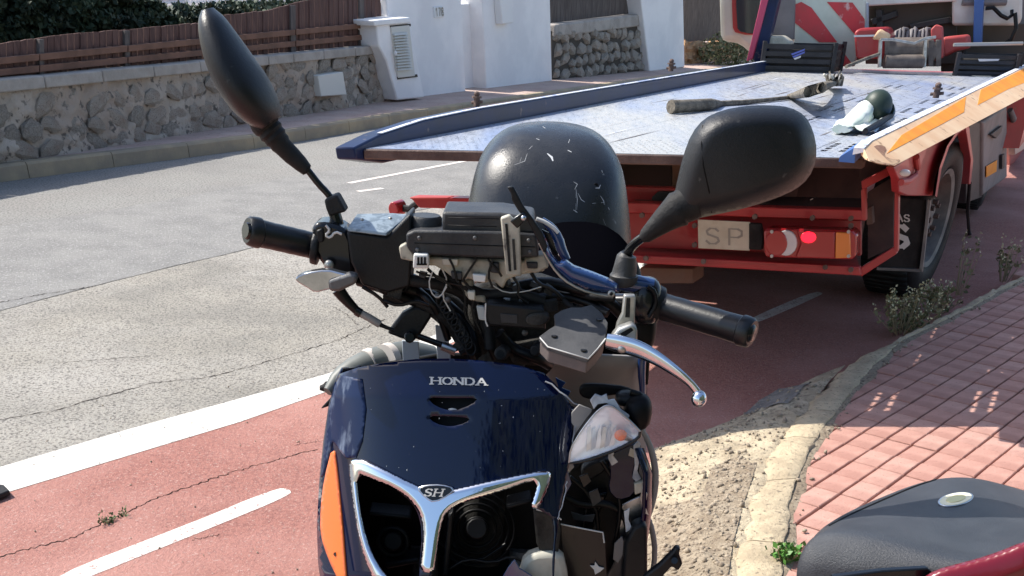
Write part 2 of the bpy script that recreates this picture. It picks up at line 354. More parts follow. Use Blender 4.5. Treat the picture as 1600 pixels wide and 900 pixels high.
# ================================================================== SETTING
b = MB(); b.sheet([(-250,-250,-.02),(250,-250,-.02),(250,250,-.02),(-250,250,-.02)]); tag(b.build('ground', 'ground'), kind='structure')
KL = [(1128,960),(1136,900),(1161,800),(1189,733),(1222,667),(1261,628),(1294,589),(1344,552),(1389,535),(1428,516),(1470,494),(1530,462),(1600,428)]
KR = [(1212,960),(1217,900),(1233,789),(1250,733),(1278,678),(1306,639),(1333,606),(1367,567),(1411,530),(1461,506),(1510,482),(1560,455),(1600,436)]
kl = pathext([gr(x, y, .11) for x, y in KL], 3, 0); kr = pathext([gr(x, y, .11) for x, y in KR], 3, 0)
for P in (kl, kr):
    P.append(P[-1]+Vector((6, 9, 0))); P.append(P[-1]+Vector((8, 18, 0)))
WU = [(0,733),(130,694),(300,645),(430,611),(540,578)]; WL = [(0,776),(130,736),(300,685),(430,645),(525,609)]
wu = pathext([gr(x, y) for x, y in WU], 4, 0); wl = pathext([gr(x, y) for x, y in WL], 4, 0)
for P in (wu, wl):
    d = Vector((.52, .85, 0)); P += [P[-1]+d*2, P[-1]+d*4.5, P[-1]+d*9]
# road with its surfaces
fk = [gr(x, y) for x, y in [(0,285),(120,268),(240,254),(370,236),(420,230),(520,212),(600,198)]]
fkd = (gr(600,198)-gr(240,254)).normalized()
fk = [fk[0]-(fk[2]-fk[0]).normalized()*14]+fk+[fk[-1]+fkd*9, fk[-1]+fkd*25, fk[-1]+fkd*60]
b = MB(); b.grid([[Vector((p.x, p.y, 0)) for p in resamp(fk, 30)], [Vector((p.x, p.y, 0)) for p in resamp(kl, 30)]])
road = tag(b.build('road', 'asphalt', smooth=0), kind='structure')
def gpoly(name, pts, z, m, parent=None, wob=0, kind='structure'):
    P = [gr(x, y) for x, y in (smoothpoly(pts, 2) if wob else pts)]
    Q = []
    for i in range(len(P)):
        a, c = P[i], P[(i+1) % len(P)]; k = max(1, int((c-a).length/.15)) if wob else 1
        k = min(k, 60)
        for j in range(k):
            p = a.lerp(c, j/k); Q.append(Vector((p.x+noise.noise(p*7)*wob, p.y+noise.noise(p*7+Vector((9, 9, 9)))*wob, z)))
    b = MB(); b.sheet(Q); o = b.build(name, m, parent, smooth=0)
    if parent is None: tag(o, kind=kind)
    return o
gpoly('asphalt_band', [(-300,415),(0,352),(120,338),(300,306),(480,272),(640,248),(1000,190),(1150,200),(900,275),(640,332),(400,386),(200,434),(0,486),(-300,568)], .003, 'asphalt_dark', road, .02)
wlu = [gr(x, y) for x, y in WU]
gpoly('pale_asphalt', [(-300,569),(0,487),(200,435),(400,387),(640,333),(900,276),(1000,330),(800,500),(540,580),(430,613),(300,647),(130,696),(0,735),(-300,830)], .0035, 'asphalt_pale', road, .015)
strip('bicycle_lane', resamp(wl, 30), resamp([Vector((p.x+.02, p.y, 0)) for p in kl], 30), .006, 'red_lane')
strip('edge_line', resamp(wu, 30), resamp(wl, 30), .0075, 'road_paint', road)
def gline(name, pts, wd, z, m, parent):
    P = [gr(x, y) if not isinstance(x, Vector) else x for x, y in pts]; L_ = []; R_ = []
    for i, p in enumerate(P):
        t = (P[min(i+1, len(P)-1)]-P[max(0, i-1)]).normalized(); n = Vector((-t.y, t.x, 0)); L_.append(p+n*wd/2); R_.append(p-n*wd/2)
    return strip(name, L_, R_, z, m, parent, None)
lane = D.objects['bicycle_lane']
gpoly('centre_dash', [(70,908),(300,820),(430,766),(452,766),(456,776),(330,828),(150,900),(110,918)], .0072, 'road_paint_worn', lane, .004)
gpoly('centre_dash', [(1160,504),(1270,457),(1285,459),(1283,463),(1172,512)], .0072, 'road_paint_worn', lane, .002)
gline('lane_line', [(545,287),(650,267),(760,246),(960,208)], .06, .0052, 'road_paint_worn', road)
gline('lane_line', [(559,300),(598,295)], .06, .0052, 'road_paint_worn', road)
def crack(pts, parent, wd=.008, z=None, seed=1):
    z = .0052 if parent is road else .0068; wd *= .5
    rn = random.Random(seed); P = resamp([gr(x, y) for x, y in pts], 14*len(pts)); L_ = []; R_ = []
    for i, p in enumerate(P):
        t = (P[min(i+1, len(P)-1)]-P[max(0, i-1)]).normalized(); n = Vector((-t.y, t.x, 0)); q = p+n*rn.uniform(-.008, .008); ww = wd*rn.uniform(.25, 1.3)
        L_.append(q+n*ww/2); R_.append(q-n*ww/2)
    return strip('crack', L_, R_, z, 'crack', parent, None)
crack([(0,658),(90,642),(130,630),(240,600),(320,592),(420,566),(530,532),(600,500)], road, .010, seed=2)
crack([(90,569),(150,564),(232,558)], road, .008, seed=3); crack([(520,480),(545,495),(560,510)], road, .006, seed=4)
crack([(0,474),(60,462),(150,448)], road, .012, seed=5); crack([(380,462),(470,468),(560,470)], road, .006, seed=15)
crack([(-20,880),(0,873),(40,862),(110,845),(170,815),(260,775),(350,745),(420,724),(495,704)], lane, .012, seed=6)
crack([(455,698),(500,692)], lane, .006, seed=7); crack([(300,846),(345,838)], lane, .008, seed=8)
# far kerb and pavement
FZ = .12
nk = 26; fk2 = resamp(fk[0:9], nk)
b = MB(); fkback = []
for i, p in enumerate(fk):
    t = (fk[min(i+1, len(fk)-1)]-fk[max(0, i-1)]).normalized(); fkback.append(Vector((-t.y, t.x, 0)))
kerbf = MB(); P0 = resamp(fk, 90); prof = [(0, -.02), (.005, FZ-.015), (.02, FZ+.004), (.10, FZ+.006), (.10, -.02)]
far_kerb = D.objects.new('far_kerb', None); COL.objects.link(far_kerb); tag(far_kerb, kind='structure')
for i in range(len(P0)-1):
    a, c = P0[i], P0[i+1]; t = (c-a).normalized(); n = Vector((-t.y, t.x, 0)); a = a+t*.004; c = c-t*.004; bb = MB()
    bb.rings([[q+n*o_+Vector((0, 0, z_)) for o_, z_ in prof] for q in (a, c)]); bb.build('kerb_stone', 'kerb_far', far_kerb, smooth=30)
b = MB()
b.grid([[Vector((p.x, p.y, FZ)) for p in [q+n_*.13 for q, n_ in zip(fk, fkback)]], [Vector((p.x, p.y, FZ)) for p in [q+n_*6 for q, n_ in zip(fk, fkback)]]])
tag(b.build('far_pavement', 'far_pave', smooth=0), kind='structure')
# near kerb, pavement base, pavers
near_kerb = D.objects.new('near_kerb', None); COL.objects.link(near_kerb); tag(near_kerb, kind='structure')
A_ = resamp(kl, 400); B_ = resamp(kr, 400)
seg = [i for i in range(0, 400)]
stones = []; i = 0; rn = random.Random(3)
tot = sum((A_[k+1]-A_[k]).length for k in range(399)); stepm = tot/399
kls = resamp(kl, int(tot/.04)+1); krs = resamp(kr, int(tot/.04)+1)
j = 0; rn = random.Random(11)
while j < len(kls)-3 and kls[j].y < 14:
    ln = rn.choice([8, 9, 11, 13]); e = min(len(kls)-1, j+ln); b = MB(); rows = []
    for s_ in range(j, e+1):
        l, r = kls[s_], krs[s_]; x = r-l; endq = 0 if s_ in (j, e) else 1; row = []
        for f, z in [(0, -.1), (.0, .02), (.03, .075), (.12, .10), (.35, .112), (.65, .112), (.95, .111), (1, .106), (1.0, -.05)]:
            q = l.lerp(r, f); nn = noise.noise(q*9)*.012+noise.noise(q*33)*.008
            lat = noise.noise(Vector((q.x*5, q.y*5, 3)))*.018+noise.noise(Vector((q.x*26, q.y*26, 3)))*.012
            xx = x.normalized()
            row.append(Vector((q.x+xx.x*lat*(.8+.2*endq), q.y+xx.y*lat*(.8+.2*endq), (z+nn*(1 if z > .05 else 0)-(.004 if not endq else 0)))))
        rows.append(row)
    d = (kls[e]-kls[j]).normalized()*.0025; rows[0] = [p+d for p in rows[0]]; rows[-1] = [p-d for p in rows[-1]]
    b.rings(rows); b.build('kerb_stone', 'kerb_near', near_kerb, smooth=50); j = e
b = MB(); kk = resamp(kr, 60)
b.grid([[Vector((p.x-.05, p.y, .085)) for p in kk], [Vector((p.x+9, p.y-4, .085)) for p in kk]])
pavement = tag(b.build('pavement', 'mortar', smooth=0), kind='structure')
ya = R(38.5); ta = Vector((math.sin(ya), math.cos(ya), 0)); tb = Vector((math.cos(ya), -math.sin(ya), 0)); TW, TL = .0965, .155
o0 = gr(1332, 720, .1); krp = [(p.x, p.y) for p in kk]
poly = [(p.x-.035, p.y) for p in kk]+[(kk[-1].x+9, kk[-1].y-4), (kk[0].x+9, kk[0].y-4)]
def pavermesh(name, m, seed):
    rn = random.Random(seed); hw, hl = TW/2-.0035, TL/2-.0035; b = 0.0028; vs = []
    for z, q in ((-.03, 0), (.013-b, 0), (.013, b)):
        vs += [(-hw+q, -hl+q, z), (hw-q, -hl+q, z), (hw-q, hl-q, z), (-hw+q, hl-q, z)]
    fs = [(8, 9, 10, 11)]+[(k+4*l, (k+1) % 4+4*l, (k+1) % 4+4*l+4, k+4*l+4) for l in (0, 1) for k in range(4)]
    me = D.meshes.new(name); me.from_pydata(vs, [], fs); me.materials.append(M[m]); return me
pms = [pavermesh('paver', 'paver', 1), pavermesh('paver', 'paver_b', 2)]
cells = []
for i in range(-60, 160):
    for j in range(-60, 110):
        c = o0+ta*(i+.5)*TL+tb*(j+.5)*TW
        if not inpoly(c.x+tb.x*.02, c.y+tb.y*.02, poly): continue
        d = c-CP; z = d.dot(_F)
        if z < .3: continue
        px = 800+FPX*d.dot(_R2)/z; py = PPY-FPX*d.dot(_U2)/z
        if c.y < 1.6 or c.y > 12 or px > 2300: continue
        vis = -60 < px < 1660 and py < 960 and not (px > 1290 and py > 850)
        cells.append((0 if vis else 1, z, c))
cells.sort(key=lambda q: (q[0], q[1])); rn = random.Random(5); b = MB(); b2 = MB(); rest = [MB(), MB()]
rot = -ya
for k, (vv, z, c) in enumerate(cells):
    mi = 0 if rn.random() < .62 else 1; zz = .087+rn.uniform(-.0025, .0025); tz = rot+rn.uniform(-.008, .008); tx = rn.uniform(-.012, .012)
    if k < 300:
        o = D.objects.new('paver', pms[mi]); COL.objects.link(o); o.parent = pavement; o.location = (c.x, c.y, zz); o.rotation_euler = (tx, tx*.5, tz)
    else:
        Mx = Matrix.Translation((c.x, c.y, zz))@Matrix.Rotation(tz, 4, 'Z')
        rest[mi].add([Mx@v.co for v in pms[mi].vertices], [tuple(p.vertices) for p in pms[mi].polygons])
for q, mm in zip(rest, ('paver', 'paver_b')): tag(q.build('more_pavers', mm, pavement, smooth=0), kind='stuff')
ds_ = MB(); k2 = resamp(kr, 260); rows = []
for i, p in enumerate(k2):
    wd = .018+.03*abs(noise.noise(Vector((p.x*4, p.y*4, 1))))+.02*abs(noise.noise(Vector((p.x*17, p.y*17, 1)))); rows.append([Vector((p.x-.02, p.y, .1022)), Vector((p.x+wd*.6, p.y-wd*.2, .1042+noise.noise(p*40)*.002)), Vector((p.x+wd, p.y-wd*.3, .0985))])
ds_.grid(rows); tag(ds_.build('dirt_strip', 'dirt', smooth=60), kind='structure')
# broken ramp of rubble at the kerb
RP = [(1005,960),(1008,880),(1012,760),(1018,705),(1060,690),(1110,672),(1160,652),(1190,630),(1215,617),(1245,612),(1275,598),(1318,584),(1310,604),(1262,668),(1216,735),(1188,802),(1167,900),(1158,960)]
RPg = [(gr(x, y).x, gr(x, y).y) for x, y in RP]
OPN = RPg[:12]
def opend(x, y):
    bd = 9.
    for (ax, ay), (bx, by) in zip(OPN[:-1], OPN[1:]):
        dx, dy = bx-ax, by-ay; t = max(0, min(1, ((x-ax)*dx+(y-ay)*dy)/(dx*dx+dy*dy))); bd = min(bd, math.hypot(ax+dx*t-x, ay+dy*t-y))
    return bd
def rubfn(x, y):
    d = opend(x, y)
    h = min(1, d/.16)*.05
    dk, _ = nearest(x, y, [(p.x, p.y) for p in kl]+[(kl[-1].x+.1, kl[-1].y)]); dd = math.hypot(dk[0]-x, dk[1]-y)
    h += max(0, 1-dd/.28)*.045
    v = Vector((x, y, 0)); h += noise.noise(v*7)*.012*min(1, d/.05)+noise.noise(v*28)*.006*min(1, d/.03)+noise.noise(v*70)*.0025
    return Vector((x, y, .007+max(0, h)))
b = surfpatch(RPg, [], .022, rubfn); tag(b.build('rubble_ramp', 'rubble', smooth=40), kind='structure')
DP = [(1005,960),(1008,905),(1012,850),(1030,800),(1090,812),(1110,760),(1150,745),(1175,770),(1155,830),(1137,900),(1128,960)]
DPg = [(gr(x, y).x, gr(x, y).y) for x, y in DP]
b = surfpatch(DPg, [], .02, lambda x, y: rubfn(x, y)+Vector((0, 0, .004+noise.noise(Vector((x*40, y*40, 5)))*.006))); b.build('loose_dirt', 'dirt', D.objects['rubble_ramp'], smooth=40)
GP = [(1190,660),(1160,655),(1185,632),(1215,616),(1247,615),(1262,628),(1240,650),(1224,668)]
GPg = [(gr(x, y).x, gr(x, y).y) for x, y in GP]
b = surfpatch(GPg, [], .02, lambda x, y: rubfn(x, y)+Vector((0, 0, .004))); b.build('asphalt_lump', 'rubble_grey', D.objects['rubble_ramp'], smooth=40)
# gravel
rn = random.Random(21); b = MB()
ico = rockmesh('pebble_source', 'pebble', 4); iv = [v.co.copy() for v in ico.vertices]; ifc = [tuple(p.vertices) for p in ico.polygons]; D.meshes.remove(ico)
def pebble(b, c, s): 
    q = Matrix.Rotation(rn.uniform(0, 6), 3, 'Z')@Matrix.Rotation(rn.uniform(0, 6), 3, 'X'); sc = Vector((rn.uniform(.7, 1.3), rn.uniform(.7, 1.3), rn.uniform(.5, .9)))*s
    b.add([c+q@Vector((v.x*sc.x, v.y*sc.y, v.z*sc.z)) for v in iv], ifc)
n = 0
while n < 1100:
    x, y = rn.uniform(.1, 1.6), rn.uniform(1.8, 4.6)
    if inpoly(x, y, DPg) or (inpoly(x, y, RPg) and rn.random() < .22):
        pebble(b, rubfn(x, y)+Vector((0, 0, .003)), rn.choice([.003, .004, .005, .007, .011])); n += 1
for k in range(500):
    s_ = rn.randrange(0, int(len(krs)*.5)); p = krs[s_]; d = rn.uniform(-.01, .07); pebble(b, Vector((p.x+d*.8, p.y-d*.3, .103+rn.uniform(0, .004))), rn.choice([.003, .004, .006, .009]))
for k in range(260):
    x, y = rn.uniform(-2, 1.3), rn.uniform(2.4, 4.6); pebble(b, Vector((x, y, .009)), rn.choice([.002, .003, .004]))
tag(b.build('gravel', 'pebble', smooth=0), 'loose gravel scattered over the dirt beside the kerb', None, None, 'stuff')
# ------------------------------------------------------------------ plants
def leaves(b, c, rad, n, size, rn, flat=1., droop=.4):
    for _ in range(n):
        while True:
            v = Vector((rn.uniform(-1, 1), rn.uniform(-1, 1), rn.uniform(-1, 1)))
            if v.length < 1 and v.length > .25: break
        p = Vector(c)+Vector((v.x*rad[0], v.y*rad[1], v.z*rad[2])); t = Vector((rn.uniform(-1, 1), rn.uniform(-1, 1), rn.uniform(-.6, 1))).normalized()
        s = t.cross(Vector((rn.uniform(-1, 1), rn.uniform(-1, 1), rn.uniform(-1, 1)))).normalized(); L = size*rn.uniform(.6, 1.3); W = L*.32*flat
        b.add([p, p+t*L*.5+s*W, p+t*L, p+t*L*.5-s*W], [(0, 1, 2, 3)])
def weed(name, label, base, h, spread, nst, leafm, nleaf, lsize, seed, seedhead=False, loc=None):
    rn = random.Random(seed); t = thing(name, label, 'weed', base); st = MB(); lf = MB(); fl = MB()
    for k in range(nst):
        a = rn.uniform(0, 6.28); r = rn.uniform(.1, 1)*spread; hh = h*rn.uniform(.5, 1)
        p0 = base+Vector((math.cos(a)*r*.3, math.sin(a)*r*.3, 0)); p1 = base+Vector((math.cos(a)*r*.8, math.sin(a)*r*.8, hh*.6)); p2 = base+Vector((math.cos(a)*r, math.sin(a)*r, hh))
        st.tube([p0, p1, p2], [.0035, .0025, .0012], 5)
        for q in range(nleaf):
            f = rn.uniform(.15, 1); p = p0.lerp(p1, min(1, f*2)) if f < .5 else p1.lerp(p2, f*2-1)
            leaves(lf, p, (.02, .02, .02), 2, lsize, rn)
        if seedhead:
            leaves(fl, p2, (.014, .014, .03), 7, .014, rn)
    st.build('stem', 'stalk', t, smooth=60); lf.build('foliage', leafm, t, smooth=0)
    if seedhead: tag(fl.build('flower_heads', 'flower', t, smooth=0), kind='stuff')
    return t
weed('weed_clump', 'bushy dry weed growing at the kerb behind the tow truck wheel', gr(1408,520,.02), .21, .20, 46, 'leaf_dry', 7, .026, 1, True)
weed('weed_clump', 'smaller tangle of weed against the shaded kerb right of the bushy one', gr(1462,490,.02), .16, .12, 16, 'leaf_dry', 6, .03, 2, True)
weed('tall_weed', 'tall thin dry weed stalks beside the truck tyre', gr(1497,462,.02), .34, .08, 6, 'leaf_dry', 4, .03, 3, True)
weed('tall_weed', 'thin flowering weed at the kerb by the right edge', gr(1568,440,.05), .26, .10, 12, 'leaf_dry', 4, .03, 4, True)
weed('green_weed', 'small bright green weed at the kerb beside the black seat', gr(1229,876,.10), .055, .05, 14, 'leaf_bright', 6, .022, 5)
weed('crack_weed', 'tiny green weed growing in the bicycle lane crack', gr(170,815,.006), .02, .03, 8, 'leaf_mid', 4, .012, 6)
weed('crack_weed', 'tiniest sprig in the lane crack right of the tiny weed', gr(193,805,.006), .016, .016, 5, 'leaf_mid', 3, .01, 7)
# dark object at the left edge
b = MB(); b.prism([gr(-30,752,.03), gr(6,757,.03), gr(15,766,.03), gr(0,772,.03), gr(-30,782,.03)], (0, 0, -.019))
tag(b.build('rubber_fragment', 'black_rubber', None, bev=.004), 'black rubber fragment lying on the white edge line at the left', 'rubber fragment')
# ================================================================== FAR SIDE OF THE STREET
WA, WB, WC, WD = gr(0,257,FZ), gr(620,155,FZ), gr(862,126,FZ), gr(1069,105,FZ)
def unit(a, c): d = (c-a); d.z = 0; return d.normalized()
d1, d2, d3 = unit(WA, WB), unit(WB, WC), unit(WC, WD)
back = lambda d: Vector((-d.y, d.x, 0))
W1 = lambda x, y, o=0.: pl(x, y, WA+back(d1)*o, d1)
W2 = lambda x, y, o=0.: pl(x, y, WB+back(d2)*o, d2)
W3 = lambda x, y, o=0.: pl(x, y, WC+back(d3)*o, d3)
def down(p, z): return Vector((p.x, p.y, z))
stms = [rockmesh('stone', mm, 30+k) for k, mm in enumerate(['wall_stone', 'wall_stone_b', 'wall_mortar', 'wall_stone_b', 'wall_stone', 'wall_mortar'])]
def plate(name, pts, thick, m, parent=None, bev=0, loc=None): b = MB(); b.prism(pts, thick); return b.build(name, m, parent, bev=bev, loc=loc)
def stone_wall(wall, A, d, z0fn, z1fn, length, sx, sz, prot, rn, ysc=.10):
    n = 0; z = z0fn(0)+sz*.4
    inn = back(d)*-1; rows = 0
    while z < 2.4:
        s_ = rn.uniform(0, sx*.5)
        while s_ < length:
            wd = sx*rn.uniform(.65, 1.35)
            zt = z1fn(s_)
            if z < zt-sz*.25 and n < 300:
                o = D.objects.new('stone', rn.choice(stms if ysc > .1 else stms[2:3]+stms[0:1]+stms[5:6])); COL.objects.link(o); o.parent = wall
                p = A+d*(s_+wd/2)+inn*prot*rn.uniform(-.6, .5); o.location = Vector((p.x, p.y, z+rn.uniform(-.03, .03)*sz/.13))-wloc(wall)
                o.scale = (wd*.56, ysc*rn.uniform(.7, 1.1), sz*rn.uniform(.48, .68)); o.rotation_euler = (rn.uniform(-.2, .2), rn.uniform(-.5, .5), math.atan2(d.y, d.x)); n += 1
            s_ += wd
        z += sz
# low rubble wall with coping on the left
A0 = WA-d1*5; L1 = (WB-WA).length; pa, pb = W1(0,140), W1(600,80)
zc = lambda s_: pa.z+(pb.z-pa.z)*(s_-5)/(pb-pa).length
t = thing('stone_wall', 'long low rubble stone wall below the brown fence, on the left across the street', 'wall', WA)
b = MB(); n = 340; rows = []
for i in range(n+1):
    s_ = (L1+5)*i/n; row = []; zt = zc(s_)
    for j in range(25):
        z = FZ-.05+(zt-FZ+.05)*j/24; q = A0+d1*s_; v = Vector((q.x*3, q.y*3, z*4)); h = noise.noise(v)*.05+noise.noise(v*3)*.035+noise.noise(v*6)*.02; row.append(Vector((q.x, q.y, z))-back(d1)*h)
    q = A0+d1*s_; row.append(Vector((q.x, q.y, zt))+back(d1)*.3); row.append(Vector((q.x, q.y, FZ-.1))+back(d1)*.3); rows.append(row)
b.rings(rows); b.build('rubble_face', 'wall_mortar', t, smooth=60)
stone_wall(t, A0, d1, lambda s: FZ, zc, L1+4.7, .27, .155, -.03, random.Random(8), .034)
rn = random.Random(6); s_ = 0
while s_ < L1+4.6:
    ln = rn.uniform(.5, .8); e = min(s_+ln, L1+4.75); b = MB(); off = -back(d1)*.05
    p, q = A0+d1*(s_+.006), A0+d1*(e-.006)
    b.prism([down(p, zc(s_)-.02)+off, down(q, zc(e)-.02)+off, down(q, zc(e)+.075)+off, down(p, zc(s_)+.075+rn.uniform(-.008, .008))+off], back(d1)*.42)
    b.build('coping_stone', 'coping', t, bev=.012); s_ = e
tag(plate('service_hatch', [W1(497,118,-.10), W1(536,112,-.10), W1(542,148,-.10), W1(502,151,-.10)], back(d1)*.14, 'louvre', None, .01), 'pale square service hatch set into the rubble wall', 'hatch')
# fence of brown boards with two rails
t = thing('board_fence', 'brown board fence with two lighter rails, standing on the rubble wall', 'fence', WA)
fo = .12
ft = [(-90,82),(0,68),(100,54),(268,40),(330,34),(332,26),(420,16),(470,2),(600,-20)]
fb = lambda x: 139-(139-77)*x/600
def ftop(x):
    for (x0, y0), (x1, y1) in zip(ft[:-1], ft[1:]):
        if x0 <= x <= x1: return y0+(y1-y0)*(x-x0)/(x1-x0)
    return ft[-1][1]
x = -80.; rn = random.Random(4)
while x < 596:
    wd = 9.5-4.5*(x+80)/680+2; x2 = min(x+wd, 597); yb0, yb1 = fb(x), fb(x2); o_ = fo+rn.uniform(-.008, .008)
    plate('board', [W1(x+.4, yb0, o_), W1(x2-.4, yb1, o_), W1(x2-.4, ftop(x2)+rn.uniform(-.8, .8), o_), W1(x+.4, ftop(x)+rn.uniform(-.8, .8), o_)], back(d1)*.02, 'panel_brown', t); x = x2
for (y0, y1, y2, y3) in [(90, 101, 34, 42), (108, 119, 52, 60)]:
    for x0, x1 in [(-80,62),(63,200),(201,330),(331,462),(463,590)]:
        f = lambda x, a, c: a+(c-a)*x/590
        plate('rail', [W1(x0, f(x0, y0, y2), fo-.05), W1(x1-.6, f(x1, y0, y2), fo-.05), W1(x1-.6, f(x1, y1, y3), fo-.05), W1(x0, f(x0, y1, y3), fo-.05)], back(d1)*.04, 'rail_wood', t, .004)
for x in (-78, 62, 196, 330, 455, 562):
    plate('post', [W1(x, fb(x)+2, fo-.03), W1(x+8, fb(x)+1, fo-.03), W1(x+7, ftop(max(-80, x))+2, fo-.03), W1(x, ftop(max(-80, x))+2, fo-.03)], back(d1)*.09, 'panel_dark', t, .004)
# hedge, dark
t = thing('hedge', 'dense dark green hedge rising behind the brown board fence', 'hedge', WA)
b = MB(); rn = random.Random(12); core = MB()
ctop = [W1(-140,-22,.9), W1(60,-30,.9), W1(220,-25,.9), W1(262,12,.9), W1(278,45,.9)]
lo = [down(p, .2) for p in ctop]
core.rings([[p+back(d1)*o_ for p in ctop]+[q+back(d1)*o_ for q in reversed(lo)] for o_ in (0, 1.6)]); core.build('branches', 'leaf_dark', t, smooth=0)
for k in range(26000):
    i = rn.random(); x = -140+i*425; top = -32 if x < 200 else (-32+(x-200)*.75); y = rn.uniform(max(-90, top), 78)
    o_ = .82+rn.uniform(-.14, .12)+noise.noise(Vector((x*.03, y*.05, 0)))*.22
    p = W1(x, y, o_); tt = Vector((rn.uniform(-1, 1), rn.uniform(-1, .2), rn.uniform(-.7, 1))).normalized(); s_ = tt.cross(Vector((rn.uniform(-1, 1), rn.uniform(-1, 1), rn.uniform(-1, 1)))).normalized(); L = rn.uniform(.04, .08)
    b.add([p, p+tt*L*.5+s_*L*.3, p+tt*L, p+tt*L*.5-s_*L*.3], [(0, 1, 2, 3)])
tag(b.build('foliage', 'leaf_dark', t, smooth=0), kind='stuff')
# low dark shrub between hedge and panels
t = thing('shrub', 'dark shrub behind the fence below the white balustrade', 'shrub', W1(360,60,1.2)); b = MB(); rn = random.Random(17)
for k in range(7000):
    x = rn.uniform(268, 480); y = rn.uniform(12-(x-268)*.05, 60)+noise.noise(Vector((x*.1, 0, 0)))*5; p = W1(x, y, 1.3+rn.uniform(-.1, .3)); tt = Vector((rn.uniform(-1, 1), rn.uniform(-1, 1), rn.uniform(-.7, 1))).normalized(); s_ = tt.cross(Vector((rn.uniform(-1, 1), .3, rn.uniform(-1, 1)))).normalized(); L = rn.uniform(.05, .1)
    b.add([p, p+tt*L*.5+s_*L*.35, p+tt*L, p+tt*L*.5-s_*L*.35], [(0, 1, 2, 3)])
b.build('foliage', 'leaf_dark', t, smooth=0)
# white house with balustrade far behind
HP = lambda x, y, o=0.: W1(x, y, 5+o)
t = thing('house', 'white house with a balustrade glimpsed above the hedge and fence', 'house', down(HP(320,10), 0))
b = MB(); b.prism([HP(150,-160,.8), HP(520,-160,.8), down(HP(520,30,.8), 0), down(HP(150,30,.8), 0)], back(d1)*4); b.build('wall', 'whitewash', t)
b = MB(); b.prism([HP(262,6), HP(382,0), HP(382,7), HP(262,14)], back(d1)*.5); b.prism([HP(262,-20), HP(382,-26), HP(382,-19), HP(262,-13)], back(d1)*.25); b.build('balustrade_rail', 'whitewash', t)
for k in range(11):
    x = 292+k*8.4; b = MB(); b.tube([HP(x, 12, .1), HP(x, 0, .1), HP(x, -17, .1)], [.05, .08, .05], 8); b.build('baluster', 'whitewash', t)
# white walls
def wallbox(name, label, pts, thick, m='whitewash', cat='wall', bev=.02): 
    o = plate(name, pts, thick, m, None, bev, loc=down(pts[-1], FZ)); return tag(o, label, cat)
wallbox('white_wall', 'tall white rendered wall behind the meter cabinet, with the number plate', [W2(600,-130), W2(714,-140), W2(728,146), W2(612,160)], back(d2)*.5)
wallbox('gate_wall', 'shaded recessed white wall between two taller white walls', [W2(708,7,.25), W2(756,4,.25), W2(764,148,.25), W2(716,152,.25)], back(d2)*.2)
wallbox('white_wall', 'tall white rendered wall carrying a small intercom box', [W2(748,-140,.02), W2(856,-150,.02), W2(863,129,.02), W2(760,147,.02)], back(d2)*.5)
t = thing('meter_cabinet', 'white meter cabinet with a louvred door, joined to the end of the rubble wall', 'cabinet', W2(618,157))
b = MB(); b.prism([W2(588,36,-.28), W2(638,31,-.28), W2(664,152,-.28), W2(621,157,-.28), W2(604,95,-.28), W2(592,72,-.28)], back(d2)*.5); b.build('body', 'whitewash', t, bev=.02)
b = MB(); b.prism([W2(584,32,-.32), W2(641,27,-.32), W2(642,36,-.32), W2(586,41,-.32)], back(d2)*.55); b.build('cap', 'whitewash', t, bev=.015)
dr = MB(); dr.prism([W2(611,42,-.30), W2(640,39,-.30), W2(649,119,-.30), W2(622,122,-.30)], back(d2)*.04); dr = dr.build('door', 'louvre', t, bev=.008)
for k in range(13):
    f = (k+1)/14.5; xl, xr = 616+f*7, 636+f*9; y = 48+f*66
    b = MB(); b.prism([W2(xl, y, -.325), W2(xr, y-2, -.325), W2(xr+.3, y+1.2, -.345), W2(xl+.3, y+3.2, -.345)], back(d2)*.03); b.build('louvre', 'louvre', dr)
b = MB(); b.prism([W2(609,40,-.285), W2(641,37,-.285), W2(641,41,-.285), W2(610,44,-.285)], -back(d2)*.01); b.build('door_gap', 'gap', t); b = MB(); b.prism([W2(620,120,-.285), W2(651,116,-.285), W2(652,120,-.285), W2(621,124,-.285)], -back(d2)*.01); b.build('door_gap', 'gap', t)
b = MB(); b.ell(W2(618,83,-.335), [d2*.02, back(d2)*.02, Vector((0, 0, .03))], 8, 6); b.build('lock', 'white_plastic', dr)
t = thing('house_number_plate', 'small white house number plate reading 178 on the white wall', 'number plate', W2(686,20))
b = MB(); b.prism([W2(678,11,-.02), W2(693,9.5,-.02), W2(694.5,26.5,-.02), W2(679.5,28,-.02)], back(d2)*.03); b.build('plate', 'white_plastic', t, bev=.004)
b = MB(); lettering(b, '178', lambda u, v, l: W2(680.6+u*3.9+(1-v)*1, 25-v*12-u*.3, -.03-l*5), .22, 1.15); b.build('numerals', 'char_grey', t, smooth=0)
tag(plate('intercom_box', [W2(781,-12,-.10), W2(799,-14,-.10), W2(802,36,-.10), W2(785,38,-.10)], back(d2)*.12, 'white_plastic', None, .015), 'slim white intercom box mounted on the white wall', 'intercom')
t = thing('tree', 'green tree seen over the recessed white wall', 'tree', down(W2(735,0,4), 0)); b = MB(); rn = random.Random(33)
c = W2(735,-20,4); leaves(b, c, (2, 1.2, 1.4), 5000, .13, rn); b.build('crown', 'leaf_mid', t, smooth=0)
b = MB(); b.tube([down(c, 0), c], [.12, .06], 8); b.build('trunk', 'timber', t)
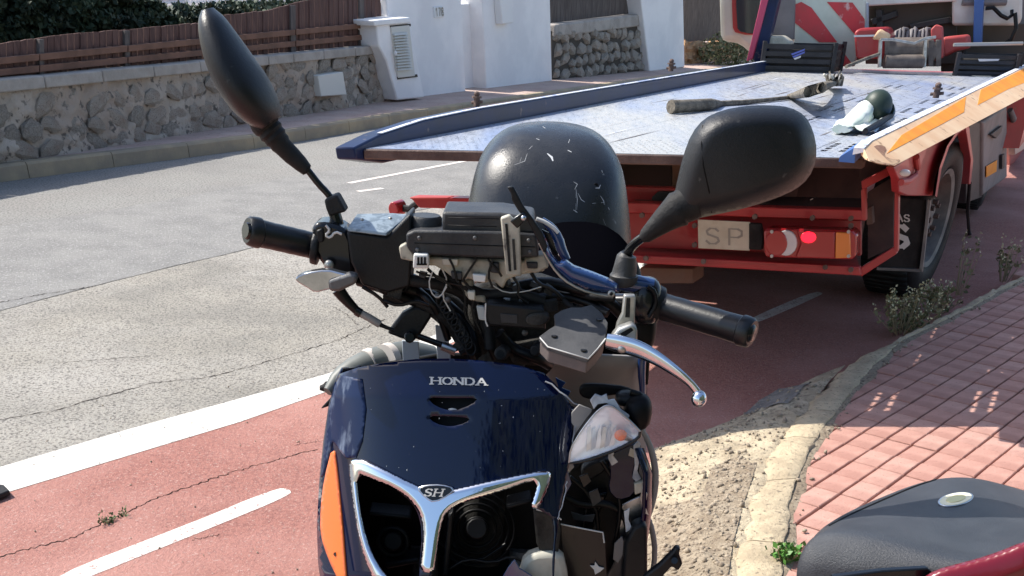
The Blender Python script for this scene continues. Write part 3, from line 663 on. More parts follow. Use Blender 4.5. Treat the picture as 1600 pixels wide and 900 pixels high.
# rough stone wall between the white walls
tp0, tp1 = W3(861,38,.1), W3(1000,22,.1); S0 = W3(860,127,.1); L3 = (W3(1014,112,.1)-S0).length
t = thing('stone_wall', 'short wall of rough grey stones between the white wall and the white pillar', 'wall', S0)
z3 = lambda s_: tp0.z+(tp1.z-tp0.z)*s_/((tp1-tp0).length)
b = MB(); b.prism([down(S0, FZ-.05), down(S0+d3*L3, FZ-.05), down(S0+d3*L3, z3(L3)-.1), down(S0, z3(0)-.1)], back(d3)*.35); b.build('core', 'gap', t)
stone_wall(t, S0, d3, lambda s: FZ, lambda s: z3(s)-.14, L3-.1, .27, .185, .03, random.Random(9), .12)
b = MB(); o_ = -back(d3)*.06; b.prism([down(S0, z3(0)-.19)+o_, down(S0+d3*L3*.99, z3(L3)-.19)+o_, down(S0+d3*L3*.95, z3(L3))+o_, down(S0, z3(0))+o_], back(d3)*.42); b.build('coping_stone', 'coping', t, bev=.03)
t = thing('screen_fence', 'dark brown screen fence standing on the rough stone wall', 'fence', W3(900,30,.25)); x = 857.; rn = random.Random(2)
while x < 996:
    x2 = x+6.2; plate('slat', [W3(x+.2, 36-(x-860)*.12, .25+rn.uniform(0, .015)), W3(x2, 36-(x2-860)*.12, .25), W3(x2-1, -70, .25), W3(x-.8, -70, .25)], back(d3)*.03, 'panel_dark', t); x = x2
wallbox('white_pillar', 'white rendered pillar at the right end of the rough stone wall', [W3(992,-80,-.05), W3(1066,-90,-.05), W3(1070,105,-.05), W3(1015,112,-.05)], back(d3)*.6)
t = thing('reed_screen', 'brown reed screen above a sunlit orange stone base beside the truck cab', 'fence', W3(1090,100,.5)); x = 1062.; rn = random.Random(2)
while x < 1150:
    x2 = x+6; plate('slat', [W3(x+.2, 66-(x-1070)*.05, .5+rn.uniform(0, .02)), W3(x2, 66-(x2-1070)*.05, .5), W3(x2, -70, .5), W3(x, -70, .5)], back(d3)*.03, 'reed_brown', t); x = x2
b = MB(); g = []
for i in range(30):
    g.append([W3(1062+i*4, 66+j*5.2, .4+noise.noise(Vector((i*.7, j*.9, 0)))*.12) for j in range(10)])
b.grid(g); b.build('stone_base', 'orange_stone', t, smooth=20, solid=.2)
t = thing('shrub', 'small dry shrub by the orange stone base left of the truck cab', 'shrub', W3(1140,100,-.3)); b = MB(); rn = random.Random(18)
c = W3(1140,84,-.3); leaves(b, c, (.7, .4, .45), 1500, .09, rn); b.build('foliage', 'leaf_dry', t, smooth=0)
# distant street: pale houses that close the view
for k, (px, w_, h_, nm) in enumerate([(1500, 9, 6, 'far white house behind the truck cab at the right'), (900, 8, 5, 'far white house behind the dark screen fence')]):
    c = down(gr(px, 80, 0), 0)+Vector((0, 16, 0)); t = thing('house', nm, 'house', c); b = MB(); b.box(c+Vector((0, 0, h_/2)), w_, 7, h_, Matrix.Rotation(-.4, 3, 'Z')); b.build('wall', 'whitewash', t)
    b = MB(); q = Matrix.Rotation(-.4, 3, 'Z'); b.prism([c+q@Vector(v) for v in [(-w_/2-.3, -3.9, h_), (w_/2+.3, -3.9, h_), (w_/2+.3, 0, h_+1.6), (-w_/2-.3, 0, h_+1.6)]], q@Vector((0, 0, .15))); b.prism([c+q@Vector(v) for v in [(-w_/2-.3, 3.9, h_), (w_/2+.3, 3.9, h_), (w_/2+.3, 0, h_+1.6), (-w_/2-.3, 0, h_+1.6)]], q@Vector((0, 0, .15))); b.build('roof', 'orange_stone', t)
    for i in (-1, 1):
        f = MB(); f.box(c+q@Vector((i*w_*.25, -3.52, h_*.55)), 1.1, .08, 1.3, q); f = f.build('window', 'rail_wood', t); g = MB(); g.box(c+q@Vector((i*w_*.25, -3.57, h_*.55)), .9, .03, 1.1, q); g.build('pane', 'dark_glass', f)
# ================================================================== TOW TRUCK
O = Vector((1.20, 4.29, 0)); ua = R(25.2); u = Vector((math.sin(ua), math.cos(ua), 0)); lv = Vector((-1.77, -.14, 0)).normalized(); DW = 1.78; DZ = 1.0
up = Vector((0, 0, 1)); nr = Vector((u.y, -u.x, 0))                    # nr: outward to the right
def T(s, l, z): return O+u*s+lv*l+up*z
REAR = lambda x, y, s=.45: pl(x, y, T(s, 0, 0), lv)
SIDE = lambda x, y, l=0.: pl(x, y, T(0, l, 0), u)
truck = thing('tow_truck', 'red flatbed tow truck with a pale blue deck and orange reflective stripes, seen from behind', 'tow truck', T(2.6, .9, 0))
K = truck
# deck: solid sheets with punched bands
def band(l0, l1, rows_l, nm):
    ds = .0275; n = int(5.5/ds); dl = (l1-l0); b = MB(); hole = set()
    nl = int(round(dl/.025)); 
    for g in range(0, 7):
        s0 = .2+g*.62
        for r_ in rows_l:
            for q in range(4):
                for e_ in (0, 1): hole.add((int(s0/ds)+q*3+e_, r_))
    for z in (DZ, DZ-.006):
        vs = []; fs = []
        for i in range(n+1):
            for j in range(nl+1): vs.append(T(i*ds, l0+dl*j/nl, z))
        for i in range(n):
            for j in range(nl):
                if (i, j) not in hole: fs.append((i*(nl+1)+j, i*(nl+1)+j+1, (i+1)*(nl+1)+j+1, (i+1)*(nl+1)+j))
        b.add(vs, fs)
    return b.build(nm, 'deck_plate', K, smooth=0)
edges = [-.04, .06, .21, .49, .64, 1.14, 1.29, DW]
for i, (a, c) in enumerate(zip(edges[:-1], edges[1:])):
    if i in (1, 3): band(a+.002, c-.002, [1, 4], 'punched_plate')
    else: plate('deck_plate', [T(0, a+.001, DZ), T(0, c-.001, DZ), T(5.6, c-.001, DZ), T(5.6, a+.001, DZ)], up*-.006, 'deck_plate', K)
tb_ = MB(); rn = random.Random(3)
for i in range(0, 9):
    for j in range(64):
        if rn.random() < .12: continue
        p = T(.05+i*.05, .03+j*.0265, DZ+.001); a = .6 if (i+j) % 2 else -.6; dv = (u*math.cos(a)+lv*math.sin(a))*.009; e = (u*-math.sin(a)+lv*math.cos(a))*.0025
        tb_.add([p-dv, p+e+up*.001, p+dv, p-e+up*.001], [(0, 1, 2, 3)])
tag(tb_.build('tread_pattern', 'deck_plate', K, smooth=0), kind='stuff')
b = MB(); b.prism([T(-.015, -.03, DZ-.002), T(-.015, DW, DZ-.002), T(-.015, DW, DZ-.034), T(-.015, -.03, DZ-.034)], u*.05); b.build('rear_lip', 'rusty_steel', K, bev=.004)
for s_ in (.7, 1.7, 2.7, 3.7, 4.7):
    b = MB(); b.prism([T(s_, .0, DZ-.01), T(s_, DW, DZ-.01), T(s_, DW, DZ-.07), T(s_, 0, DZ-.07)], u*.05); b.build('cross_member', 'underside', K)
# left rail
lr = [gr(x, y, DZ) for x, y in [(551,231),(572,231)]]
b = MB(); prof = []
for s_, h in [(-.06, .008), (.12, .035), (.42, .056), (.9, .064), (5.6, .064)]:
    prof.append([T(s_, DW, DZ-.06 if s_ > 0 else DZ-.03), T(s_, DW+.07, DZ-.06 if s_ > 0 else DZ-.03), T(s_, DW+.075, DZ+h), T(s_, DW+.005, DZ+h)])
b.rings(prof); b.build('side_rail', 'truck_blue', K, bev=.006)
b = MB(); b.rings([[q[3]+up*.001, q[3]*.75+q[2]*.25+up*.001, q[3]*.75+q[2]*.25+up*.004, q[3]+up*.004] for q in prof[1:]]); b.build('rail_edge', 'edge_white', K)  # pale strip puts the sunlit top edge into the colour
# right rail: sloping outer face with orange panels
RZ = DZ+.055
def RT(x, y): return gr(x, y, RZ)
def RBt(x, y): return gr(x, y, DZ)
a0, a1 = RT(1357,224), RT(1600,105); dr_ = (a1-a0).normalized(); c0 = RBt(1398,259)
def RF(x, y, o=0.):                                                 # a point on the sloping face
    n = (a1-a0).cross(c0-a0).normalized(); n = n if n.z > 0 else -n; d = ray(x, y); return CP+d*((a0+n*o-CP).dot(n)/d.dot(n))
c1 = RF(1600,152); dc_ = (c1-c0).normalized()
top = [RT(1350,233), RT(1362,221), a1, a1+dr_*2.2]; bot = [RF(1358,252), c0, c1, c1+dr_*2.2]
b = MB(); rs = []
for p, q in zip(top, bot):
    e = (p-q); nn = Vector((q.x-p.x, q.y-p.y, 0)).normalized(); rs.append([p, q, q-nn*.05, p-nn*.03-up*.02])
b.rings(rs); rail = b.build('side_rail', 'rail_cream', K, bev=.008)
n = (a1-a0).cross(c0-a0).normalized(); n = n if n.z > 0 else -n
b = MB(); b.prism([RF(x, y, -.002) for x, y in smoothpoly([(1352,248),(1357,234),(1372,226),(1386,232),(1380,244),(1392,250),(1408,250),(1400,258),(1384,259),(1362,254)], 1)], n*.003); b.build('rust_patch', 'rust_worn', K, bev=.001)
for q in ([(1385,241),(1408,212),(1509,152),(1506,176)], [(1527,165),(1532,141),(1575,120),(1640,88),(1640,114),(1575,140)]):
    b = MB(); n = (a1-a0).cross(c0-a0).normalized(); n = n if n.z > 0 else -n; b.prism([RF(x, y, -.002) for x, y in q], n*.003); b.build('reflective_panel', 'reflector_orange', K, bev=.001)
b = MB(); b.rings([[p+up*.003, p-nr*.035+up*.003, p-nr*.035-up*.02, p-up*.01] for p in top]); b.build('rail_edge', 'edge_white', K)
b = MB(); b.rings([[p-nr*.035+up*.002, p-nr*.085-up*.035, p-nr*.085-up*.05, p-nr*.03-up*.05] for p in [top[0]+u*.04, top[1]+u*.03, top[2], top[3]]]); b.build('rail_inner_face', 'post_blue', K)
rn = random.Random(61)
for k in range(34):                                                  # drag marks left by vehicles
    s0 = rn.uniform(.1, 4.6); l0 = rn.uniform(.15, 1.65); L_ = rn.uniform(.15, .8); w_ = rn.uniform(.002, .006); d_ = rn.uniform(-.04, .04); b = MB()
    b.sheet([T(s0, l0, DZ+.0015), T(s0+L_*.5, l0+d_*.5+w_, DZ+.0015), T(s0+L_, l0+d_, DZ+.0015), T(s0+L_*.5, l0+d_*.5-w_, DZ+.0015)]); b.build('drag_mark', rn.choice(['box_grey', 'rusty_steel', 'edge_white', 'box_grey']), K, smooth=0)
for x, y in [(1004,336),(1090,339),(1180,338),(1270,340),(1330,341),(1010,403),(1100,408),(1290,417),(1330,421),(1330,352),(1086,352),(1086,382)]:
    b = MB(); c = REAR(x, y, .418); b.tube([c, c-u*.012], .011, 6); b.build('bolt', 'rusty_steel', K)
for x in (1206, 1326):
    for y in (362, 400): b = MB(); c = REAR(x, y, .345); b.tube([c, c-u*.004], .007, 8); b.build('lens_screw', 'steel_light', K)
# pins on the rails
def pin(x, y, sc, seed, p=None):
    c = at(x, y, 1) if p is None else p; rn = random.Random(seed)
    b = MB(); b.tube([c, c+up*.05*sc], .022*sc, 10); b.tube([c+up*.05*sc, c+up*.062*sc], .034*sc, 8); b.tube([c+up*.02*sc-nr*.04*sc, c+up*.03*sc+nr*.045*sc], .010*sc, 8); b.ell(c+up*.075*sc, [nr*.022*sc, u*.022*sc, up*.018*sc], 10, 6)
    return b.build('tie_down_pin', 'rusty_steel', K)
pin(0, 0, .60, 1, gr(745,166,DZ+.064)); pin(0, 0, .72, 2, gr(1048,111,DZ+.064)); pin(0, 0, .85, 3, gr(1462,153,DZ+.01))
# rear underrun frame
def rbar(pts, th, m='truck_red', nm='bumper_bar', s=.45, bev=.004): return plate(nm, [REAR(x, y, s) for x, y in pts], u*th, m, K, bev)
rbar([(640,308),(740,310),(985,317),(1220,325),(1345,328),(1350,344),(1220,341),(985,333),(740,327),(655,325)], .07)
rbar([(640,308),(700,309),(698,312),(640,311)], .06, 'truck_red_faded', s=.44)
rbar([(940,408),(1345,431),(1343,417),(940,396)], .04, s=.42)
b = MB(); b.prism([REAR(930,397,.42), REAR(1343,418,.42), REAR(1338,400,.72), REAR(960,382,.72)], up*-.012); b.build('bumper_shelf', 'truck_red_faded', K)
rbar([(930,330),(1345,344),(1345,400),(930,385)], .03, 'truck_red', 'back_panel', .56)
rbar([(970,291),(1058,294),(1064,320),(970,316)], .05, 'truck_red', 'bumper_bar', .62)
rbar([(1018,308),(1028,299),(1075,300),(1085,318),(1018,318)], .04, 'black_paint', 'frame_recess', .60)
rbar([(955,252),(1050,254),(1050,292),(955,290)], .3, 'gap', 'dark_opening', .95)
rbar([(1050,256),(1068,257),(1066,300),(1050,298)], .1, 'timber', 'wood_spacer', .70)
rbar([(1068,256),(1350,258),(1350,330),(1068,322)], .05, 'underside', 'frame_panel', 1.15)
rbar([(975,318),(1345,326),(1345,334),(975,326)], .3, 'underside', 'frame_shelf', .5)
# right-hand frame loop, thickness running forward
fs_ = lambda pts, m='truck_red', th=.04, nm='frame_bar', s=.45: rbar(pts, th, m, nm, s, .004)
fs_([(1345,283),(1404,254),(1405,266),(1347,297)]); fs_([(1345,297),(1352,292),(1353,345),(1346,345)], 'truck_red_faded'); fs_([(1398,266),(1405,264),(1403,394),(1396,394)])
fs_([(1345,418),(1396,386),(1402,396),(1345,433)])
b = MB(); b.prism([REAR(1356,300,.6), REAR(1396,276,.6), REAR(1396,385,.6), REAR(1356,405,.6)], u*.02); b.build('inner_plate', 'underside', K)
rbar([(1340,252),(1402,248),(1402,262),(1345,292)], .03, 'underside', 'dark_filler', .52)  # added dark plate covering a bright gap below the rail end
rbar([(1352,326),(1362,322),(1364,350),(1354,352)], .05, 'rusty_steel', 'bracket', .5)
# end marker lamp on a stalk, left
b = MB(); c = REAR(618,326,.5); b.tube([c-u*.02, c+u*.05], [.028, .03], 12, sq=.8); lm = b.build('marker_lamp', 'lamp_red', K, bev=.004); b = MB(); b.tube([c+u*.03, REAR(640,327,.5), REAR(652,318,.5)], .014, 8); b.build('lamp_stalk', 'black_rubber', K)
# number plate with its letters
pz = plate('number_plate', [REAR(1090,343,.43), REAR(1172,347,.43), REAR(1171,392,.43), REAR(1091,388,.43)], u*.006, 'plate_cream', K, .002)
def npf(u0, v, l): 
    x = 1103+u0*27; y = 381+u0*1.2-v*25; return REAR(x, y, .428-l)
b = MB(); lettering(b, 'S', npf, .13, 1); lettering(b, 'P', lambda u0, v, l: npf(u0+1.35, v, l), .13, 1)
b.build('characters', 'char_grey', pz, smooth=0)
rbar([(1170,349),(1188,350),(1193,372),(1190,391),(1170,390)], .03, 'black_rubber', 'plate_lamp', .425)
# lamp cluster
LP = lambda x, y, s=.36: REAR(x, y, s)
lampb = plate('tail_lamp', [LP(x, y) for x, y in [(1193,362),(1198,357),(1332,360),(1339,368),(1337,400),(1331,406),(1199,402),(1194,396)]], u*.09, 'lamp_red', K, .006)
def lens(nm, pts, m, o_=.35): return plate(nm, [LP(x, y, o_) for x, y in pts], u*.02, m, lampb, .003)
lens('red_lens', [(1195,360),(1224,359),(1226,402),(1196,400)], 'lamp_red'); lens('reversing_lens', [(1228+17*math.cos(a), 380+20*math.sin(a)) for a in [k*math.pi/10 for k in range(20)]], 'lamp_clear', .347); lens('round_lens', [(1213+17*math.cos(a), 380+20*math.sin(a)) for a in [k*math.pi/10 for k in range(20)]], 'lamp_red', .342)
lens('red_lens', [(1246,361),(1304,362),(1304,404),(1244,402),(1252,381)], 'lamp_red', .349); lens('lit_lens', [(1263+12*math.cos(a), 371+9*math.sin(a)) for a in [k*math.pi/8 for k in range(16)]], 'lamp_red_lit', .345); lens('amber_lens', [(1306,363),(1328,364),(1329,403),(1305,404)], 'lamp_amber', .347)
# mudflap with lettering
MFp = lambda x, y, o_=0.: REAR(x, y, 1.55+o_)
plate('mudflap', [MFp(1375,306), MFp(1448,312), MFp(1440,420), MFp(1372,418)], u*.015, 'black_rubber', K, .003)
b = MB(); lettering(b, 'AS', lambda a, v, l: MFp(1401+a*11, 346+a*.3-v*11, -.008-l), .2, 1.05); lettering(b, 'S', lambda a, v, l: MFp(1392+a*34, 386+a*1-v*34, -.008-l), .26, 1); b.build('lettering', 'letter_white', D.objects['mudflap'], smooth=0)
b = MB(); b.prism([MFp(1370,418,-.02), MFp(1440,421,-.02), MFp(1440,425,-.02), MFp(1370,422,-.02)], u*.03); b.prism([MFp(1436,425,-.02), MFp(1450,312,-.02), MFp(1454,313,-.02), MFp(1441,425,-.02)], u*.03); b.build('flap_frame', 'rim_grey', K)
b = MB(); c = REAR(1388,340,1.3); b.ell(c, [nr*.035, u*.02, up*.035], 12, 8); b.build('side_lamp', 'lamp_amber', K)
# wheels
def wheel(c, ax, r=.42, wd=.24, parent=K, dual=False):
    ax = ax.normalized(); fw = up.cross(ax).normalized()
    def ring(prof, n=40): return [[c+ax*a+(up*math.cos(2*math.pi*k/n)+fw*math.sin(2*math.pi*k/n))*rr for k in range(n)] for a, rr in prof]
    b = MB(); b.rings(ring([(-wd, r*.62), (-wd, r*.93), (-wd+.03, r*.99), (-wd*.5, r), (-.03, r*.99), (0, r*.93), (.012, r*.8), (.005, r*.66), (-.02, r*.6)]), cap=False); ty = b.build('wheel', 'black_rubber', parent, smooth=40)
    b = MB(); b.rings(ring([(-.02, r*.6), (.0, r*.61), (-.01, r*.55), (-.09, r*.50), (-.11, r*.3), (-.05, r*.24), (-.045, r*.02)]), cap=False); b.build('rim', 'rim_grey', ty, smooth=30)
    b = MB()
    for k in range(8):
        a = 2*math.pi*k/8; q = c+(up*math.cos(a)+fw*math.sin(a))*r*.2; b.tube([q-ax*.05, q-ax*.02], .014, 6)
    b.build('wheel_nut', 'rusty_steel', ty)
    b = MB()
    for k in range(60):
        a = 2*math.pi*k/60; q = c-ax*wd*.5+(up*math.cos(a)+fw*math.sin(a))*r; rt = Matrix.Rotation(0, 3, 'Z'); d_ = up*math.cos(a)+fw*math.sin(a); tt = ax.cross(d_)
        b.add([q+ax*wd*.42+tt*.012+d_*.006, q+ax*wd*.42-tt*.012+d_*.006, q-ax*wd*.42-tt*.012+d_*.006, q-ax*wd*.42+tt*.012+d_*.006, q+ax*wd*.42+tt*.014-d_*.01, q+ax*wd*.42-tt*.014-d_*.01, q-ax*wd*.42-tt*.014-d_*.01, q-ax*wd*.42+tt*.014-d_*.01], [(0,1,2,3),(0,4,5,1),(1,5,6,2),(2,6,7,3),(3,7,4,0)])
    tag(b.build('tyre_tread', 'black_rubber', ty, smooth=0), kind='stuff'); return ty
wc = gr(1466,342,.43); wheel(wc, nr-u*.13, .43, .30)
wheel(wc-nr*1.75, -nr, .43, .30); fwc = wc+u*3.3
wheel(fwc, nr, .40, .22); wheel(fwc-nr*1.75, -nr, .40, .22)
wl_s = (wc-O).dot(nr)
WS = lambda x, y, o=0.: pl(x, y, wc+nr*o, u)
# mudguard: arch plate + lip
rb = lambda nm, pts, th, m, o=.03, bev=.004: plate(nm, [WS(x, y, o) for x, y in pts], nr*-th, m, K, bev)
arch = [(1444,306),(1452,282),(1464,252),(1478,226),(1492,208),(1508,198),(1514,204),(1521,250),(1515,288)]
rb('fender', [(1397,262),(1435,236),(1512,193),(1516,206),(1502,204),(1490,214),(1478,232),(1468,256),(1461,280),(1457,306),(1418,306),(1405,300),(1404,280)], .03, 'truck_red', .06)
for (a, c) in []: pass
b = MB(); ap = [(1461,306),(1468,262),(1480,228),(1494,207),(1508,196)]; b.rings([[WS(x, y, .10), WS(x, y, -.25), WS(x+3, y+2, -.25), WS(x+3, y+2, .10)] for x, y in ap]); b.build('mudguard_lip', 'truck_red', K, smooth=50)
rb('fender_edge', [(1508,193),(1514,192),(1521,250),(1517,288),(1514,288),(1517,250)], .05, 'truck_red', .07)
b = MB(); b.tube([WS(1432,245,.07), WS(1434,262,.07), WS(1430,275,.07), WS(1420,283,.07), WS(1408,285,.07)], .012, 8); b.build('round_recess', 'truck_red_faded', K); 
b = MB(); b.ell(WS(1414,270,.09), [u*.012, nr*.02, up*.012], 8, 6); b.build('bolt', 'letter_white', K)
for k in range(4): plate('shadow_panel', [T(1.6+k, 1.92, .08), T(2.57+k, 1.92, .08), T(2.57+k, 1.92, .93), T(1.6+k, 1.92, .93)], nr*.03, 'underside', K, .01)  # hidden panels added to widen the truck's shadow on the ground
plate('shadow_cover', [T(1.3, 1.6, .925), T(1.3, 1.945, .925), T(5.6, 1.945, .925), T(5.6, 1.6, .925)], up*.03, 'underside', K)  # added lid that shuts out a lit strip between deck and panels
# hanging hose
b = MB(); b.tube([WS(1515,286,.06), WS(1512,330,.05), WS(1514,362,.04), WS(1521,380,.05), WS(1530,384,.09)], .012, 8); b.build('hanging_hose', 'black_rubber', K, smooth=60)
# toolbox
TB = lambda x, y, o=.06: WS(x, y, o)
plate('frame_rail', [T(.55, .45, .72), T(.55, .60, .72), T(.55, .60, .92), T(.55, .45, .92)], u*6.4, 'underside', K); plate('frame_rail', [T(.55, 1.2, .72), T(.55, 1.35, .72), T(.55, 1.35, .92), T(.55, 1.2, .92)], u*6.4, 'underside', K)
bx = plate('toolbox', [TB(1537,190), TB(1574,164), TB(1574,277), TB(1535,307)], nr*-.45, 'box_grey', K, .02)
rb('toolbox_end', [(1518,190),(1536,192),(1534,308),(1508,318),(1512,210)], .4, 'black_paint', .04)
plate('reflector', [TB(1540,260,.065), TB(1557,250,.065), TB(1556,268,.065), TB(1540,277,.065)], nr*.006, 'reflector_orange', bx, .002)
plate('latch', [TB(1544,210,.065), TB(1562,196,.065), TB(1560,206,.065), TB(1552,216,.065)], nr*.02, 'black_paint', bx, .003); plate('latch', [TB(1562,242,.065), TB(1566,240,.065), TB(1566,262,.065), TB(1562,264,.065)], nr*.02, 'black_paint', bx, .003)
rb('side_bar', [(1578,200),(1650,150),(1650,220),(1578,258)], .05, 'truck_red', .0)
rb('fuel_tank', [(1586,212),(1602,202),(1602,232),(1586,242)], .06, 'steel_light', .06)
for k in range(3):
    b = MB(); b.tube([WS(1578+k*7, 172-k*3, .05), WS(1584+k*7, 186-k*3, .09), WS(1580+k*7, 196-k*3, .05)], .022, 8); b.build('air_hose', 'box_grey', K, smooth=60)
rb('side_bar', [(1574,165),(1700,95),(1700,140),(1574,200)], .05, 'gap', -.05)
# front of deck: post, crates, winch, board, cab
FP = gr(1183,110,DZ); FV = lambda x, y, s=0.: pl(x, y, FP+u*s, lv)
fpl = lambda nm, pts, s, th, m, par=K, bev=.006: plate(nm, [FV(x, y, s) for x, y in pts], u*th, m, par, bev)
fpl('deck_post', [(1166,96),(1176,92),(1207,-30),(1196,-30)], -.05, .03, 'truck_mauve'); fpl('deck_post', [(1176,94),(1192,104),(1224,-30),(1207,-30)], -.03, .08, 'truck_blue')
fpl('headboard_panel', [(1183,60),(1240,62),(1243,-60),(1192,-60)], .25, .04, 'box_grey')
# striped board
sb = fpl('warning_board', [(1240,-60),(1350,-60),(1352,30),(1334,104),(1240,104)], .32, .05, 'stripe_white')
for q in ([(1240,8),(1252,3),(1268,12),(1308,66),(1280,66),(1240,34)], [(1292,3),(1332,4),(1351,30),(1351,48),(1334,52)], [(1300,70),(1312,74),(1334,103),(1300,103)]):
    fpl('red_stripe', q, .314, .004, 'stripe_red', sb, 0)
# crate with bits in it
def crate(nm, label, q, s, dec):
    t = thing(nm, label, 'crate', FV((q[0]+q[2])/2, q[3], s)); x0, y0, x1, y1 = q
    a, c = FV(x0, y1, s), FV(x1, y1, s); h = (FV(x0, y0, s)-a).length; a.z = c.z = DZ+.004; dpt = u*.32
    for k in range(4):
        z0 = DZ+.004+h*(k*.25+.02); z1 = z0+h*(.17)
        for (p, q_, dd) in ((a, c, u), (a+dpt, c+dpt, u)):
            b = MB(); b.prism([down(p, z0), down(q_, z0), down(q_, z1), down(p, z1)], dd*.012); b.build('slat', 'crate_black', t, bev=.002)
        for p in (a, c): b = MB(); b.prism([down(p, z0), down(p+dpt, z0), down(p+dpt, z1), down(p, z1)], lv*.012); b.build('slat', 'crate_black', t, bev=.002)
    for p in (a, c, a+dpt, c+dpt): b = MB(); b.box(down(p, DZ+h/2+.004), .03, .03, h*1.06); b.build('corner_post', 'crate_black', t, bev=.003)
    b = MB(); b.prism([a, c, c+dpt, a+dpt], up*.01); b.build('base', 'crate_black', t)
    b = MB(); b.prism([down(a+u*.1, a.z+.01), down(c+u*.1, a.z+.01), down(c+u*.1, a.z+h*.85), down(a+u*.1, a.z+h*.8)], u*.18); tag(b.build('contents', 'gap', t, bev=.02), 'dark clutter filling the crate')
    return t, a, c, h
t, a, c, h = crate('plastic_crate', 'black plastic crate with a blue mark, on the deck in front of the striped board', (1190,62,1300,107), -.12, True)
for (x0, y0, x1, y1, m_) in [(1238,88,1258,80,'decal_blue'), (1236,84,1258,76,'decal_blue'), (1240,91,1252,87,'lamp_clear')]:
    plate('printed_mark', [FV(x0, y0, -.128), FV(x1, y1, -.128), FV(x1-1, y1+3, -.128), FV(x0+2, y0+2.5, -.128)], u*-.002, m_, t)
fpl('folded_sheet', [(1198,56),(1222,56),(1234,64),(1236,70),(1192,70)], .0, .12, 'ivory', t, .01)
t, a, c, h = crate('plastic_crate', 'black crate with a metal top rail at the right edge of the deck', (1494,72,1588,106), -.05, False)
for p_, q_ in [((1490,70),(1598,68))]: b = MB(); b.tube([FV(*p_, -.07), FV(*q_, -.07)], .012, 8); b.build('top_rail', 'steel_light', t)
plate('printed_mark', [FV(1528,92,-.06), FV(1562,92,-.06), FV(1560,95,-.06), FV(1530,96,-.06)], u*-.002, 'lamp_clear', t)
# winch
wn = fpl('winch', [(1375,104),(1466,104),(1466,62),(1450,58),(1428,66),(1400,62),(1375,60)], .14, .05, 'winch_brown')
fpl('winch_motor', [(1334,50),(1342,44),(1386,42),(1392,56),(1386,92),(1337,92)], .05, .22, 'truck_red', wn, .03); fpl('motor_band', [(1334,55),(1368,54),(1368,57),(1334,58)], .04, .01, 'lamp_clear', wn, 0); fpl('winch_cover', [(1360,62),(1374,44),(1392,54),(1388,64)], .03, .15, 'rail_cream', wn, .02)
b = MB(); b.tube([FV(1382,80,.12), FV(1458,80,.12)], .09, 20); b.build('drum', 'winch_brown', wn, bev=.004)
b = MB(); b.tube([FV(1376,62,-.02), FV(1394,62,-.02), FV(1428,68,-.02), FV(1446,60,-.02), FV(1462,58,-.02)], .010, 8); b.build('top_bar', 'alloy_light', wn)
for x in (1374, 1444): b = MB(); b.tube([FV(x, 105, -.02), FV(x+2, 62, -.02)], .014, 8); b.build('upright', 'alloy_light', wn)
for x in (1382, 1450, 1462): fpl('side_plate', [(x, 62), (x+9, 62), (x+8, 104), (x, 104)], .02, .02, 'winch_brown', wn)
b = MB(); b.tube([FV(1382,96,.0), FV(1442,96,.0)], .045, 14); b.build('roller', 'winch_brown', wn)
fpl('red_bracket', [(1454,46),(1462,38),(1472,42),(1474,90),(1458,96),(1455,62)], .05, .08, 'truck_red_faded', wn, .01)
fpl('red_housing', [(1472,58),(1512,54),(1514,76),(1494,80),(1474,90)], .15, .2, 'truck_red_faded', wn, .02)
b = MB(); b.tube([FV(1375,84,-.02), FV(1352,92,-.1), FV(1322,104,-.3)], .012, 8); b.build('winch_cable', 'rope', wn)
for k in range(9):
    b = MB(); x = 1398+k*6; b.tube([FV(x, 62, .25), FV(x+2, 50-(k % 3)*3, .28), FV(x+8, 46+(k % 2)*6, .3), FV(x+10, 60, .3)], .014, 6); b.build('cable_coil', 'box_grey', wn, smooth=60)
# engine bay and cab behind
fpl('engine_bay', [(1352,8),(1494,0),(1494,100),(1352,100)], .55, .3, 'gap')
for q in ([(1360,30),(1400,16),(1402,26),(1364,40)], [(1420,38),(1485,26),(1486,36),(1424,46)], [(1368,14),(1378,14),(1380,60),(1370,60)]): fpl('engine_part', q, .50, .05, 'black_paint')
fpl('rear_beam', [(1346,-6),(1494,-18),(1494,2),(1346,10)], .42, .12, 'cab_white', K, .01)
fpl('exhaust_stack', [(1345,4),(1356,4),(1356,48),(1348,48)], .38, .05, 'pale_blue_plastic')
cab = fpl('cab', [(1117,-160),(1240,-170),(1262,-165),(1262,96),(1186,96),(1150,66),(1124,66)], 1.2, 1.6, 'cab_cream', K, .05)
fpl('cab', [(1258,-165),(1640,-190),(1640,90),(1258,96)], .9, 1.7, 'box_grey', K, .05)
wn_ = fpl('window_seal', smoothpoly([(1144,-90),(1206,-94),(1206,55),(1150,54),(1143,40)], 1), 1.185, .03, 'truck_red', cab); fpl('pane', smoothpoly([(1150,-84),(1204,-88),(1206,54),(1158,52),(1150,42)], 1), 1.175, .02, 'dark_glass', wn_)
fpl('back_panel', [(1487,-60),(1598,-60),(1596,30),(1590,40),(1487,40)], .45, .08, 'cab_white', K, .02)
b = MB(); b.tube([FV(1504,4,.43), FV(1572,4,.43)], .02, 8); b.build('grab_rail', 'box_grey', K)
fpl('blue_post', [(1524,-60),(1540,-60),(1533,72),(1520,72)], .36, .08, 'post_blue')
b = MB(); b.tube([FV(1540,13,.40), FV(1552,12,.38), FV(1564,24,.38), FV(1574,29,.38), FV(1581,24,.38), FV(1581,16,.40)], .014, 8); b.build('black_hose', 'wire_black', K, smooth=60)
b = MB(); b.tube([FV(1586,20,.36), FV(1588,44,.34), FV(1580,62,.34), FV(1570,68,.38)], .016, 8); b.build('black_hose', 'wire_black', K, smooth=60)
fpl('bay_floor', [(1470,40),(1640,36),(1640,112),(1470,112)], .62, .1, 'gap')
